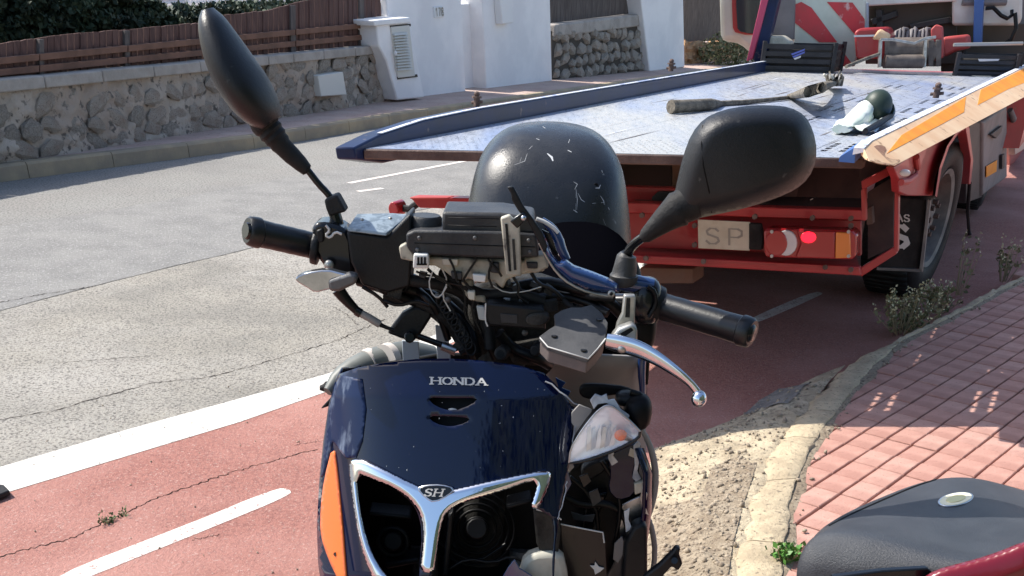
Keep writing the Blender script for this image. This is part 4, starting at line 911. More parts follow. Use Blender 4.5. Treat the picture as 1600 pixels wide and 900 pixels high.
plate('cab_floor', [T(5.7, -.3, .5), T(5.7, 2.0, .5), T(8.3, 2.0, .5), T(8.3, -.3, .5)], up*.4, 'truck_red', K)
# things lying on the deck
DK = lambda x, y, h=.012: gr(x, y, DZ+h)
t = thing('rope', 'dark knotted rope trailing across the deck from a frayed bundle', 'rope', DK(1180,160))
b = MB(); b.tube([DK(1048,167,.03), DK(1066,166,.03), DK(1110,163,.025), DK(1126,162), DK(1160,160), DK(1200,156), DK(1236,152), DK(1262,146)], [.030, .028, .026, .014, .012, .010, .010, .012], 10); b.build('strand', 'rope', t, smooth=60)
b = MB(); rn = random.Random(6)
for k in range(12):
    y = rn.uniform(-3, 3); b.tube([DK(1236+rn.uniform(-6, 6), 150+y*.3), DK(1262, 143+y, .05+rn.uniform(0, .06)), DK(1285, 136+y*.6, .07+rn.uniform(0, .06)), DK(1302+rn.uniform(-4, 4), 130+y*.5, .05)], [.012, .022, .022, .012], 7)
b.build('bundle', 'rope', t, smooth=60)
for k in range(8):
    b = MB(); x = 1292+k*3.2; b.tube([DK(x, 132, .02), DK(x+rn.uniform(-3, 3), 122, .08), DK(x+rn.uniform(-5, 5), 112+rn.uniform(-3, 6), .10)], [.012, .010, .006], 6); b.build('frayed_end', 'ivory' if k % 3 == 0 else 'rope', t, smooth=60)
t = thing('green_bottle', 'dark green rounded bottle wrapped in a white cloth near the right rail', 'bottle', DK(1370,180)); b = MB(); c = DK(1368,172,.10); ra = (DK(1368,172,.10)-DK(1330,205,.03)).normalized()
c = DK(1371,166,.075); b.ell(c, [nr*.066, u*.066, up*.068], 24, 16); b.build('body', 'bottle_green', t, smooth=60)
b = MB(); b.tube([c+Vector((.045,.02,-.02)), c+Vector((.075,.05,-.03))], [.045, .03], 14); b.build('cap', 'bottle_green', t, bev=.004)
b = MB(); rr = []; rn = random.Random(2); e_ = DK(1312,203,.02); c = c+Vector((-.055, -.01, -.03)); tdir = (e_-c).normalized(); s1 = tdir.cross(up).normalized(); s2 = s1.cross(tdir)
for i in range(15):
    f = i/14; cc = c.lerp(e_, f)+up*(.004-.012*math.sin(f*3.1)); r_ = .050*(1-f)+.030*f
    rr.append([cc+s1*math.cos(a)*(r_*(1+.25*f)+noise.noise(Vector((i*.4, math.cos(a)*2, math.sin(a)*2)))*.014)+s2*math.sin(a)*(r_*(1-.45*f)+noise.noise(Vector((i*.5, math.cos(a)*2, 5)))*.008) for a in [2*math.pi*k/24 for k in range(24)]])
b.rings(rr); tag(b.build('wrapping_cloth', 'cloth_white', None, smooth=60, loc=DK(1340,195)), 'crumpled white cloth wrapped round the dark green bottle on the deck', 'cloth')
b = MB(); g = []
for i in range(14):
    f = i/13; a_, c_ = DK(1302+f*66, 206+f*6, .004), DK(1310+f*86, 196-f*18, .004)
    g.append([a_.lerp(c_, j/8)+up*(.012+abs(noise.noise(Vector((i*.45, j*.7, 7))))*.045) for j in range(9)])
b.grid(g); tag(b.build('rag', 'cloth_white', None, smooth=60, solid=.002, loc=DK(1340,206)), 'flat white rag spread on the deck corner under the green bottle', 'rag')
b = MB(); b.tube([DK(1352,205,.03), DK(1375,192,.035), DK(1393,180,.04)], [.012, .014, .010], 8); tag(b.build('torch_handle', 'black_rubber', None, loc=DK(1370,195)), 'short dark rubber handle lying on the white rag by the rail', 'handle')
# timber blocks below the bumper
b = MB(); p = REAR(1012,446,.55); b.prism([REAR(1000,418,.5), REAR(1083,420,.5), REAR(1083,443,.5), REAR(1004,443,.5)], u*.15); tag(b.build('timber_block', 'timber', None, bev=.004, loc=REAR(1040,443,.5)), 'brown timber block hanging below the red bumper bar', 'timber')
# ================================================================== SCOOTER
gb = at(760, 560, 1.6); SCB = Vector((gb.x, 1.75, .007))
S = thing('motor_scooter', 'damaged dark blue motor scooter with stripped handlebars and a broken front cowl, in the middle', 'scooter', SCB)
SPX = 1/1114.
def A3(p, Y=None): return at(p[0], p[1], p[2] if len(p) > 2 else Y)
def sp(nm, pts, Y, th, m, par=None, bev=.003, rnd=0, tilt=(0, 0)):     # solid plate, outline seen from the front at depth Y
    if rnd: pts = smoothpoly(pts, rnd)
    b = MB(); b.prism([A3(p, Y) for p in pts], (tilt[0], th, tilt[1])); return b.build(nm, m, par or S, bev=bev)
def st(nm, pts, Y, rpx, m, par=None, n=12, smooth=60, sq=1., upv=None, bev=0, rnd=1):
    r = rpx if isinstance(rpx, (list, tuple)) else [rpx]*len(pts)
    pp = [(p[0], p[1], p[2] if len(p) > 2 else Y, rr) for p, rr in zip(pts, r)]
    if rnd: pp = smoothpoly(pp, rnd, False)
    b = MB(); b.tube([at(p[0], p[1], p[2]) for p in pp], [p[3]*SPX*p[2]/1.55 for p in pp], n, sq=sq, up=upv); return b.build(nm, m, par or S, smooth=smooth, bev=bev)
def sl(nm, c, Y, rx, ry, rz, m, par=None, pw=1., tilt=0):
    b = MB(); q = Matrix.Rotation(tilt, 3, 'Y'); k = SPX*Y/1.55; b.ell(at(c[0], c[1], Y), [q@Vector((rx*k, 0, 0)), Vector((0, ry*k, 0)), q@Vector((0, 0, rz*k))], 20, 14, pw); return b.build(nm, m, par or S, smooth=60)
# ---- front cowl
def cowlY(x, y):
    t = abs((x-738)/262.); v = max(0, (900-y)/330.)
    return 1.335+.035*t*t+.11*min(t, 1.25)**5+.11*v+.05*max(0, v-.85)*4*(.3)+(.03*((y-900)/250.)**2 if y > 900 else 0)
def cw(x, y, o=0.): return at(x, y, cowlY(x, y)-o)
OUT = [(531,584),(560,574),(600,567),(650,561),(700,560),(760,564),(815,572),(850,583),(868,600),(882,618),(893,634),(905,640),(896,668),(892,700),(890,725),(884,752),(876,790),(868,850),(866,900),(900,960),(930,1040),(900,1150),(820,1230),(740,1250),(660,1230),(580,1150),(530,1040),(505,940),(497,880),(495,820),(499,750),(505,690),(513,635),(522,600)]
WL_ = [(554,737),(600,753),(636,777),(652,797),(660,830),(656,880),(654,935),(640,948),(612,930),(588,880),(573,846),(561,796)]
WR_ = [(696,799),(722,785),(760,773),(789,765),(832,751),(840,758),(830,790),(850,800),(868,812),(862,900),(868,950),(780,990),(700,985),(672,945),(674,890),(682,840)]
V1 = smoothpoly([(666,620),(706,622),(748,621),(738,632),(708,643),(680,635)], 1); V2 = smoothpoly([(667,650),(702,650),(736,653),(728,661),(704,667),(680,662)], 1)
b = surfpatch(OUT, [smoothpoly(WL_, 1), smoothpoly(WR_, 1), V1, V2], 6, cw); cowl = b.build('front_cowl', 'blue_paint', S, smooth=60, solid=.003)
# cowl returns: left, right and lower sides running back
lft = [(531,584),(522,600),(513,635),(505,690),(499,750),(495,820),(497,880),(505,940),(530,1040),(580,1150)]
g = [[at(x, y, cowlY(x, y)+.001) for x, y in lft]]
for k, (dy, dx) in enumerate([(.03, -.002), (.10, .006), (.22, .035), (.34, .075)]): g.append([at(x, y, cowlY(x, y))+Vector((dx, dy, -.02*k)) for x, y in lft])
b = MB(); b.grid(g); b.build('side_cowl', 'blue_paint', S, smooth=60, solid=.003)
rgt = [(1006,700),(1020,740),(1018,800),(1010,860),(1012,930),(990,1040),(930,1130)]
g = [[at(x-12, y, 1.47) for x, y in rgt], [at(x, y, 1.50) for x, y in rgt], [at(x, y, 1.56)+Vector((-.004, 0, 0)) for x, y in rgt], [at(x, y, 1.60)+Vector((-.03, .12, -.02)) for x, y in rgt]]
b = MB(); b.grid(g); b.build('side_cowl', 'blue_paint', S, smooth=60, solid=.003)
# scuffed left shoulder
b = surfpatch([(532,586),(566,592),(572,640),(566,690),(556,716),(540,716),(520,690),(506,742),(501,746),(507,690),(514,640),(523,602)], [], 4.5, lambda x, y: cw(x, y, .0012)); b.build('scuffed_shoulder', 'blue_scuffed', cowl, smooth=60, solid=.001)
st('torn_edge', [(563,606),(590,598),(640,583),(668,571)], 1.47, 1.6, 'fracture', cowl, 6)
b = MB(); q = [cw(x, y, .0015) for x, y in [(852,596),(862,600),(874,612),(884,618),(896,630),(908,634),(920,638)]]; b.tube(q, .0011, 6); b.build('torn_edge', 'fracture', cowl, smooth=40)
# amber side lens
b = surfpatch(smoothpoly([(520,694),(526,735),(534,820),(540,900),(544,950),(530,910),(512,872),(500,835),(501,790),(506,750)], 1), [], 4, lambda x, y: cw(x, y, .004)); o = b.build('side_indicator', 'amber_lens', S, smooth=60, solid=.004)
b = MB(); b.tube([cw(524,866,.006), cw(524,866,.001)], .003, 10); b.build('screw', 'rusty_steel', o)
# chrome strip in one piece with its badge
CH = [(544,726),(550,716),(570,718),(590,728),(648,757),(664,762),(676,764),(700,765),(714,763),(760,752),(813,741),(842,735),(858,734),(863,742),(858,760),(843,796),(827,793),(836,768),(838,757),(831,751),(789,766),(745,779),(720,787),(702,797),(692,812),(686,840),(682,870),(678,897),(655,893),(659,860),(661,828),(656,802),(640,780),(616,763),(582,749),(556,739),(562,796),(573,846),(588,878),(606,902),(640,940),(620,945),(590,918),(576,892),(562,850),(555,812),(548,764)]
def chY(x, y, o):
    q, d = nearest(x, y, CH); d = math.sqrt(d); return cw(x, y, o+.0035+.0045*math.sin(min(1, d/7.5)*math.pi/2))
CH = smoothpoly(CH, 1); b = surfpatch(CH, [], 2.2, lambda x, y: chY(x, y, 0)); ch = b.build('chrome_trim', 'chrome', S, smooth=60, solid=.006)
bd = smoothpoly([(650,763),(664,758),(690,757),(712,763),(704,773),(678,787),(664,779)], 1)
b = MB(); b.prism([cw(x, y, .0105) for x, y in bd], (0, .003, 0)); b.build('badge_rim', 'chrome_dull', ch, bev=.001)
b = MB(); b.prism([cw(680+(x-680)*.88, 769+(y-769)*.84, .0120) for x, y in bd], (0, .003, 0)); bo = b.build('badge', 'black_gloss', ch, bev=.0005)
b = MB(); lettering(b, 'SH', lambda a, v, l: cw(662+a*14+v*4, 775-v*11+a*.2, .0124+l), .2, 1.12, True); b.build('badge_letters', 'letter_white', bo, smooth=0)
b = MB(); lettering(b, 'HONDA', lambda a, v, l: cw(674.5+a*16.6, 600+a*.35-v*10.5, .0012+l), .21, 1.07, True); b.build('maker_name', 'letter_white', cowl, smooth=0)
for V in (V1, V2): 
    b = MB(); b.prism([cw(x, y, -.02) for x, y in [(655,612),(756,612),(756,674),(655,674)]], (0, .004, 0)); 
b.build('vent_recess', 'socket_black', cowl); b = MB(); b.ell(cw(707,640,-.006), [Vector((.006, 0, 0)), Vector((0, .003, 0)), Vector((0, 0, .002))], 10, 6); b.build('vent_fragment', 'letter_white', cowl)
rn = random.Random(9)
for k in range(46):                                                     # chips in the paint, each a small sliver
    x, y = rn.uniform(545, 880), rn.uniform(600, 735); l = rn.uniform(.6, 2.2); a = rn.uniform(-1, 1)
    b = MB(); b.sheet([cw(x, y, .0006), cw(x+l*math.cos(a), y+l*math.sin(a), .0006), cw(x+l*.5, y+l*.7, .0006)]); o = b.build('paint_chip', 'fracture', cowl, smooth=0)
# headlight recess
sp('lamp_housing', [(540,720),(880,715),(880,990),(640,1010),(560,960)], 1.56, .02, 'socket_black', S, .01)
bw = MB()
def ringtube(c, Y, rad, tk, m, nm, par=None, sqx=1.):
    c3 = at(c[0], c[1], Y); n = 28; b = MB(); k = SPX*Y/1.55; rr = []
    for i in range(n):
        a = 2*math.pi*i/n; o_ = Vector((math.cos(a)*sqx, .12*math.sin(a), math.sin(a))); cc = c3+o_*rad*k
        rr.append([cc+(o_.normalized()*math.cos(t_)+Vector((0, 1, 0))*math.sin(t_))*tk*k for t_ in [2*math.pi*q/8 for q in range(8)]])
    rr.append(rr[0]); b.rings(rr, cap=False); return b.build(nm, m, par or S, smooth=60)
for r_ in (20, 34, 46, 57, 68): ringtube((745, 826), 1.48+r_*.0006, r_, 2.2 if r_ > 40 else 3, 'socket_black', 'socket_ring')
st('lamp_socket', [(745,826,1.44),(745,828,1.53)], 1.48, [19, 22], 'socket_black', rnd=0, bev=.002); st('lamp_socket', [(614,846,1.46),(612,842,1.55)], 1.5, [17, 20], 'socket_black', rnd=0, bev=.002)
ringtube((614,846), 1.49, 26, 4, 'black_plastic', 'socket_ring')
sp('housing_rib', [(700,805),(708,800),(700,900),(690,900)], 1.45, .05, 'black_plastic'); sp('housing_rib', [(575,800),(640,806),(642,812),(577,806)], 1.47, .04, 'black_plastic')
sp('housing_rib', [(600,880),(655,872),(655,880),(604,890)], 1.47, .04, 'black_plastic'); sp('housing_rib', [(790,790),(830,780),(830,786),(792,797)], 1.47, .04, 'black_plastic')
st('housing_wire', [(700,890),(730,872),(770,880),(800,868),(830,885)], 1.46, 3, 'wire_black'); st('housing_wire', [(660,820,1.5),(700,860,1.5),(745,880,1.49),(790,850,1.5)], 1.5, 3, 'wire_black')
# broken right side
sp('inner_frame', [(888,722),(960,700),(1000,690),(1012,740),(1010,800),(1000,900),(1000,1000),(862,1000),(864,800),(878,760)], 1.54, .04, 'black_plastic', S, .012, 1)
sp('inner_frame_rib', [(915,790),(935,770),(950,770),(925,830),(905,850)], 1.52, .03, 'black_gloss'); sp('inner_frame_rib', [(905,736),(925,722),(955,715),(950,735),(915,756)], 1.515, .03, 'black_plastic', S, .006, 1)
st('wiring_loom', [(880,775),(910,790),(945,785),(975,800),(985,850)], 1.50, [6, 7, 7, 6, 5], 'wire_black'); st('wiring_loom', [(890,745),(920,770),(935,810),(930,860)], 1.50, [4, 5, 5, 4], 'wire_black'); st('wiring_loom', [(940,720),(965,760),(970,800),(960,850)], 1.495, 4, 'wire_black')
sp('torn_blue_panel', [(950,712),(975,700),(992,692),(996,720),(1000,745),(990,775),(965,782),(950,765),(955,740)], 1.49, .004, 'blue_paint', S, .001, 1)
sp('torn_paint_edge', [(990,697),(997,690),(1001,694),(997,705),(999,722),(996,736),(1002,748),(994,753),(988,747),(992,728)], 1.484, .003, 'fracture', S, .0005)
sp('grey_fragment', [(1000,700),(1010,716),(1014,745),(1004,750),(998,738),(1001,716)], 1.486, .003, 'alloy_grey', S, .0005)
sp('ivory_clip', [(991,756),(1009,751),(1008,768),(992,774)], 1.48, .01, 'ivory', S, .002)
sp('scraped_panel', [(966,792),(992,778),(1014,772),(1006,806),(990,846),(978,870),(968,840)], 1.50, .004, 'chrome_dull', S, .001, 1)
sp('inner_ivory_panel', [(948,900),(975,852),(985,870),(980,960),(950,960)], 1.51, .004, 'alloy_grey', S, .001)
st('clear_rim', [(998,664),(1014,690),(1024,728),(1024,765),(1016,800),(1004,830)], 1.52, [4, 5, 6, 6, 5, 4], 'inner_shield', n=10); st('clear_rim', [(1010,800),(1020,830),(1024,865),(1018,905),(1010,960)], 1.56, [4, 5, 5, 5, 4], 'inner_shield', n=10)
sp('black_strut', [(976,850),(990,824),(1004,818),(1012,824),(1012,940),(968,960)], 1.46, .03, 'black_plastic', S, .006)
o = sp('bracket_plate', [(876,820),(942,833),(946,846),(950,940),(880,940)], 1.44, .004, 'black_gloss', S, .001); st('plate_edge', [(876,819),(905,825),(942,832),(944,848)], 1.438, 1.5, 'letter_white', o, 6, rnd=0)
sp('paint_flake', [(930,878),(936,886),(944,888),(938,893),(930,898),(928,890),(922,884),(929,884)], 1.436, .002, 'letter_white', o, 0)
sp('burnt_bracket', [(833,797),(852,800),(872,808),(876,832),(872,868),(850,876),(838,850)], 1.42, .03, 'grime', S, .004); st('plate_edge', [(838,796),(855,800),(870,806),(877,812)], 1.418, 1.4, 'letter_white', S, 6)
sp('ivory_mount', [(812,884),(830,866),(872,864),(884,878),(894,960),(806,960)], 1.41, .03, 'ivory', S, .008, 1); sp('torn_blue_piece', [(780,910),(794,886),(804,874),(812,888),(832,900),(812,960),(784,960)], 1.39, .003, 'blue_shiny', S, .001)
sp('black_lever_stub', [(1006,902),(1030,884),(1050,864),(1056,856),(1064,857),(1061,866),(1067,882),(1060,893),(1050,886),(1024,914),(1004,926)], 1.40, .014, 'black_plastic', S, .003)
st('stub_bolt', [(1054,876,1.385),(1054,876,1.42)], 1.4, 6, 'black_gloss', rnd=0)
rn = random.Random(77)
for q, m_ in [([(868,590),(884,598),(878,606),(892,612),(886,622),(874,612)], 'blue_shiny'), ([(884,700),(894,690),(898,706),(892,716),(897,730),(886,742),(882,722)], 'fracture'), ([(880,745),(888,738),(893,756),(884,772)], 'blue_shiny'), ([(952,704),(962,700),(958,712),(966,722),(956,728),(950,716)], 'fracture'),
              ([(905,745),(918,740),(924,752),(912,762)], 'black_gloss'), ([(975,800),(984,794),(982,812),(988,826),(978,832)], 'fracture'), ([(1004,760),(1012,772),(1008,790),(1014,806),(1004,800),(1000,778)], 'chrome_dull'), ([(892,800),(912,806),(930,804),(926,816),(896,812)], 'cluster_grey'), ([(856,836),(866,830),(872,842),(862,852)], 'ivory'),
              ([(960,850),(972,838),(978,858),(966,880),(958,874)], 'inner_shield'), ([(920,770),(934,764),(940,782),(926,792)], 'cluster_grey'), ([(985,700),(996,706),(992,716),(982,712)], 'ivory')]: sp('broken_shard', q, 1.475+rn.uniform(-.02, .02), .003, m_, S, .0005)
for q in ([(895,640),(900,668),(893,700),(891,722)], [(886,752),(880,780),(872,812)]):
    b = MB(); b.tube([cw(x+rn.uniform(-1.5, 1.5), y, .001) for x, y in smoothpoly(q, 2, False)], .0007, 5); b.build('torn_edge', 'fracture', cowl, smooth=0)
# indicator unit
IN = [(889,723),(891,702),(905,678),(918,660),(933,642),(948,632),(960,636),(982,655),(1000,674),(999,683),(972,698),(945,709),(911,720)]
sp('indicator_housing', [(x, y) for x, y in IN], 1.415, .03, 'socket_black', S, .004)
def inY(x, y, o, k): q, d = nearest(x, y, IN); return at(x, y, 1.405-o-k*min(1, math.sqrt(d)/22)**.6)
sh2 = [(899+ (x-899)*.97, 718+(y-718)*.95) for x, y in IN]
b = surfpatch(IN, [], 3, lambda x, y: inY(x, y, 0, -.006)); ind = b.build('indicator_reflector', 'lens_silver', S, smooth=50, solid=.002)
sl('bulb', (970,680), 1.399, 11, 7, 10, 'bulb_orange', ind); st('bulb_collar', [(985,686,1.405),(975,681,1.40)], 1.4, [5, 7], 'chrome_dull', ind, rnd=0)
for k in range(6): sp('reflector_facet', [(918+k*8, 668+(k % 3)*4), (923+k*8, 664+(k % 2)*3), (925+k*7, 700-k*1.2), (916+k*7, 706-k*1.5)], 1.4045-k*.0002, .002, ['chrome_dull', 'pale_blue_plastic', 'lens_silver'][k % 3], ind, 0)
b = surfpatch(IN, [], 3, lambda x, y: inY(x, y, .004, .012)); b.build('clear_lens', 'lens_clear', ind, smooth=60, solid=.002)
st('lens_rim', [(1000,675),(999,684),(972,699),(945,710),(911,721),(889,724)], 1.398, [2.5, 3, 3, 3, 3, 2], 'black_gloss', ind, 8); st('lens_rim', [(889,723),(891,702),(905,678),(918,660),(933,642),(948,632),(960,636),(982,655),(1000,674)], 1.398, 1.5, 'chrome_dull', ind, 8)
sl('lamp_boot', (996,643), 1.45, 24, 30, 30, 'socket_black', S, .8); sl('lamp_boot', (978,622), 1.46, 18, 20, 12, 'black_plastic', S, .8); st('boot_cable', [(985,612),(1002,618),(1014,640),(1010,662)], 1.45, [5, 6, 7, 6], 'wire_black')
sp('broken_tab', [(922,626),(930,616),(940,620),(948,616),(950,626),(960,624),(970,640),(984,650),(980,657),(962,640),(948,630),(934,632),(928,640)], 1.42, .005, 'fracture', S, .001)
sp('ivory_fragment', [(893,645),(905,632),(926,641),(914,662),(900,684),(892,696)], 1.435, .004, 'inner_shield', S, .001)
sp('torn_paint_piece', [(905,602),(930,600),(985,606),(992,618),(950,618),(925,626),(905,620)], 1.47, .01, 'socket_black', S, .003, 1)
# inner leg shield behind
b = MB(); g = []
for i in range(9):
    f = i/8; g.append([at(842+165*f, y, 1.66-.05*math.sin(f*math.pi)+.02*k) for k, y in enumerate((548+8*f, 575, 600, 640, 700, 800, 950, 1100))])
b.grid(g); b.build('leg_shield', 'inner_shield', S, smooth=60, solid=.004)
st('shield_rim', [(1004,548),(1002,580),(1004,610),(1003,650)], 1.64, [7, 7, 5, 4], 'blue_shiny'); st('shield_rim', [(1008,520,1.66),(1010,560,1.66),(1009,600,1.66)], 1.66, [5, 6, 4], 'socket_black')
# tubes and hose at the left behind the cowl
st('banded_hose', [(512,612,1.60),(530,592,1.62),(560,575,1.64),(600,562,1.66),(640,555,1.68),(675,560,1.70)], 1.62, [8, 17, 22, 24, 24, 20], 'pipe_grey', n=20); 
for c0_, c1_ in (((572,571),(582,567)), ((602,562),(611,559))): st('hose_band', [(c0_[0], c0_[1], 1.645), (c1_[0], c1_[1], 1.655)], 1.64, 24.6, 'pipe_band', rnd=0, n=20)
st('black_ring', [(500,606),(510,606),(514,600)], 1.62, [4, 8, 7], 'black_rubber')
sp('pale_panel', [(628,532),(654,534),(656,572),(630,574)], 1.60, .004, 'pale_blue_plastic', S, .001); sp('pale_panel', [(680,508),(696,512),(704,545),(704,575),(684,575)], 1.61, .004, 'pale_blue_plastic', S, .001)
sp('black_cap', [(500,640),(560,575),(690,552),(800,556),(862,578),(840,600),(560,620)], 1.62, .01, 'socket_black', S, .003)
# ---- handlebar
HY = 1.55
def grip(nm, pts, r, Y):
    a, c = A3(pts[0], Y), A3(pts[1], Y); L = (c-a).length; ax = (c-a).normalized(); k = SPX; b = MB()
    e1 = (up-ax*up.dot(ax)).normalized(); e2 = ax.cross(e1); rr = []
    prof = [(0, .2), (0, .86), (.003, 1.0), (.012, 1.06), (.017, 1.06), (.019, .96)]; nn = 10
    prof += [(.019+(L-.019)*i/nn, .93+(.02 if i % 2 else 0)) for i in range(1, nn)]+[(L, .93), (L, .2)]
    for s_, q in prof: rr.append([a+ax*s_+(e1*math.cos(2*math.pi*j/40)+e2*math.sin(2*math.pi*j/40))*r*k*q*(1-.025*(j % 2)*(.02 < s_ < L)) for j in range(40)])
    b.rings(rr); return b.build(nm, 'grip_rubber', S, smooth=35)
gl = grip('grip', [(386,360,1.50),(498,386,1.56)], 20.5, HY); grr = grip('grip', [(1176,521,1.46),(1024,476,1.55)], 21.5, HY)
st('grip_end', [(388,361,1.497),(383,360,1.494)], 1.5, [13, 11], 'black_gloss', gl, rnd=0); st('grip_end', [(1174,521,1.457),(1178,522,1.455)], 1.5, [15, 12], 'black_gloss', grr, rnd=0)
st('handlebar_tube', [(498,388,1.56),(600,418,1.60),(700,470,1.62),(780,490,1.63),(880,480,1.62),(960,470,1.59),(1030,478,1.55)], 1.6, 13, 'black_gloss')
sp('switch_housing', [(486,352),(500,347),(524,350),(548,364),(552,410),(556,446),(530,452),(512,425),(494,400),(489,380)], 1.535, .05, 'black_gloss', S, .008, 1)
st('housing_collar', [(488,384),(500,387)], 1.55, 27, 'black_plastic', rnd=0, bev=.003)
st('mirror_clip', [(509,352),(516,360),(508,368),(516,372),(524,362),(534,366)], 1.528, 2, 'letter_white', n=6)
sl('pivot_bolt', (514,414), 1.525, 8, 6, 8, 'alloy_light'); sp('switch_button', [(494,360),(504,357),(506,378),(496,380)], 1.53, .01, 'black_plastic', S, .002)
o = sp('lever_cover', [(541,362),(604,370),(636,338),(642,334),(644,398),(640,448),(606,458),(566,446),(548,410)], 1.52, .06, 'black_plastic', S, .008)
b = MB(); b.prism([at(543,361,1.515), at(604,369,1.512), at(640,340,1.56), at(614,338,1.585), at(558,339,1.585)], (0, .001, .004)); b.build('steel_plate', 'speckled_steel', S, bev=.001)
for x, y in ((556,358), (598,364), (566,343), (610,341)): sl('plate_screw', (x, y), 1.53, 3, 3, 2, 'alloy_light')
# left lever and cable
sp('brake_lever', [(460,434),(478,426),(510,421),(536,428),(556,431),(560,438),(540,446),(515,452),(492,458),(480,450),(464,441)], 1.49, .016, 'chrome_dull', S, .006, 1)
sp('lever_bracket', [(512,438),(545,428),(558,430),(556,444),(530,456),(514,456)], 1.485, .02, 'alloy_grey', S, .004)
st('brake_cable', [(528,452),(540,468),(560,488)], 1.53, [11, 9, 6.5], 'wire_black'); st('cable_sleeve', [(559,487),(576,496),(594,507)], 1.53, 6.3, 'inner_shield', rnd=0, bev=.001); st('brake_cable', [(592,506),(602,511),(616,516)], 1.53, [4, 3, 3], 'wire_black'); st('cable_ferrule', [(556,485),(564,490)], 1.53, 7.6, 'black_gloss', rnd=0)
sp('triangular_bracket', [(604,521),(614,508),(628,490),(650,478),(676,486),(674,496),(656,524),(644,536)], 1.55, .02, 'black_plastic', S, .004)
st('bracket_tube', [(640,527,1.535),(640,527,1.57)], 1.55, 9, 'black_gloss', rnd=0, bev=.002); st('bracket_rod', [(650,524),(680,535),(706,545)], 1.555, 5, 'black_gloss'); st('rod_end', [(690,540),(712,548)], 1.553, [7, 8], 'chrome_dull', rnd=0)
# left mirror seen edge-on
MY = Vector((0, 1, 0))
AX = [(324,14,8),(329,30,18),(340,58,25),(353,86,30),(368,113,33),(386,140,34),(402,162,31),(416,180,25),(424,192,17)]
b = MB(); pts = smoothpoly([(x, y, r) for x, y, r in AX], 2, False); b.tube([at(x, y, 1.56) for x, y, r in pts], [r*SPX*1.75 for x, y, r in pts], 28, up=MY, sq=.57); ml = b.build('mirror', 'mirror_plastic', S, smooth=60)
b = MB(); rr = [(404,180,19),(412,190,22),(418,198,21),(420,201,18),(424,206,19.5),(427,210,17),(431,215,18),(434,219,15.5),(438,224,16),(442,229,14),(455,242,13.5),(470,256,11.5),(480,266,9),(482,268,4)]; b.tube([at(x, y, 1.56) for x, y, r in rr], [r*SPX for x, y, r in rr], 20); b.build('mirror_boot', 'black_rubber', ml, smooth=40)
st('mirror_stem', [(478,262),(498,288),(510,300),(519,312)], 1.56, 5.2, 'black_gloss', ml, 10)
sp('mirror_nut', [(506,312),(526,304),(533,316),(541,331),(530,334),(514,339),(509,326)], 1.545, .028, 'black_rubber', ml, .003); st('mirror_stem', [(522,330),(526,345),(528,364)], 1.56, [9, 10, 12], 'black_gloss', ml)
# right mirror seen from behind
MR = smoothpoly([(1050,322),(1056,292),(1067,244),(1080,209),(1100,185),(1128,172),(1165,165),(1202,164),(1234,167),(1258,180),(1271,204),(1277,236),(1271,266),(1255,288),(1230,303),(1195,316),(1155,328),(1110,337),(1078,344),(1058,341)], 1)
def mrY(x, y): q, d = nearest(x, y, MR); d = math.sqrt(d); return at(x, y, 1.50-.026*(1-(1-min(1, d/34.))**2.6)-.012*(1-((x-1166)/115.)**2)-.008*(1-((y-248)/90.)**2))
b = surfpatch(MR, [], 4, mrY); mr = b.build('mirror', 'mirror_plastic', S, smooth=60, solid=.003)
b = MB(); cxm, cym = 1166, 248; b.prism([at(cxm+(x-cxm)*.985, cym+(y-cym)*.985, 1.502) for x, y in MR], (0, .010, 0)); b.build('mirror_rim', 'black_gloss', mr, bev=.003)
b = MB(); b.prism([at(cxm+(x-cxm)*.93, cym+(y-cym)*.93, 1.5126) for x, y in MR], (0, .002, 0)); b.build('mirror_glass', 'chrome', mr)
b = MB(); b.tube([mrY(x, y)+Vector((0, -.0004, 0)) for x, y in [(1098,196),(1096,225),(1099,260),(1108,300),(1112,332)]], .0009, 6); b.build('mirror_seam', 'socket_black', mr, smooth=60)
b = MB(); rr = [(1086,312,27),(1074,318,27),(1064,324,25),(1060,327,27),(1050,334,23),(1036,345,19),(1022,357,15),(1008,369,11),(1002,374,6)]; b.tube([at(x, y, 1.49) for x, y, r in rr], [r*SPX*.95 for x, y, r in rr], 22); b.build('mirror_boot', 'black_rubber', mr, smooth=45)
st('mirror_stem', [(1006,370,1.49),(992,380,1.51),(982,392,1.53),(978,410,1.54)], 1.52, [7, 7, 7.5, 8], 'black_gloss', mr)
b = MB(); rr = [(980,398,11),(979,400,15),(977,418,18),(975,428,19),(975,430,22),(974,440,21),(974,446,17)]; b.tube([at(x, y, 1.53) for x, y, r in rr], [r*SPX for x, y, r in rr], 20); b.build('mirror_base_cup', 'cluster_grey', mr, smooth=40)
# right side housing
sl('throttle_housing', (1008,470), 1.55, 26, 30, 36, 'black_gloss', S, .75); st('throttle_collar', [(1020,474),(1034,478)], 1.55, [30, 27], 'black_plastic', rnd=0, bev=.003)
st('throttle_cable', [(1012,448),(1024,456),(1026,476),(1014,496)], 1.52, 3.5, 'wire_black'); sl('housing_lump', (1006,515), 1.57, 20, 24, 34, 'socket_black', S, .8)
HC = [(837,360),(848,362),(856,380),(862,396),(872,408),(883,404),(897,414),(926,424),(951,434),(966,444),(968,456),(958,461),(922,454),(890,442),(869,424),(851,398),(842,378)]
def hcY(x, y): q, d = nearest(x, y, HC); return at(x, y, 1.50-.012*(1-(1-min(1, math.sqrt(d)/11.))**2))
b = surfpatch(HC, [], 3, hcY); b.build('handlebar_cover', 'blue_shiny', S, smooth=60, solid=.003)
st('cover_edge', [(843,380),(853,400),(870,427),(892,445),(922,458),(955,463)], 1.495, 2.2, 'alloy_light', n=8)
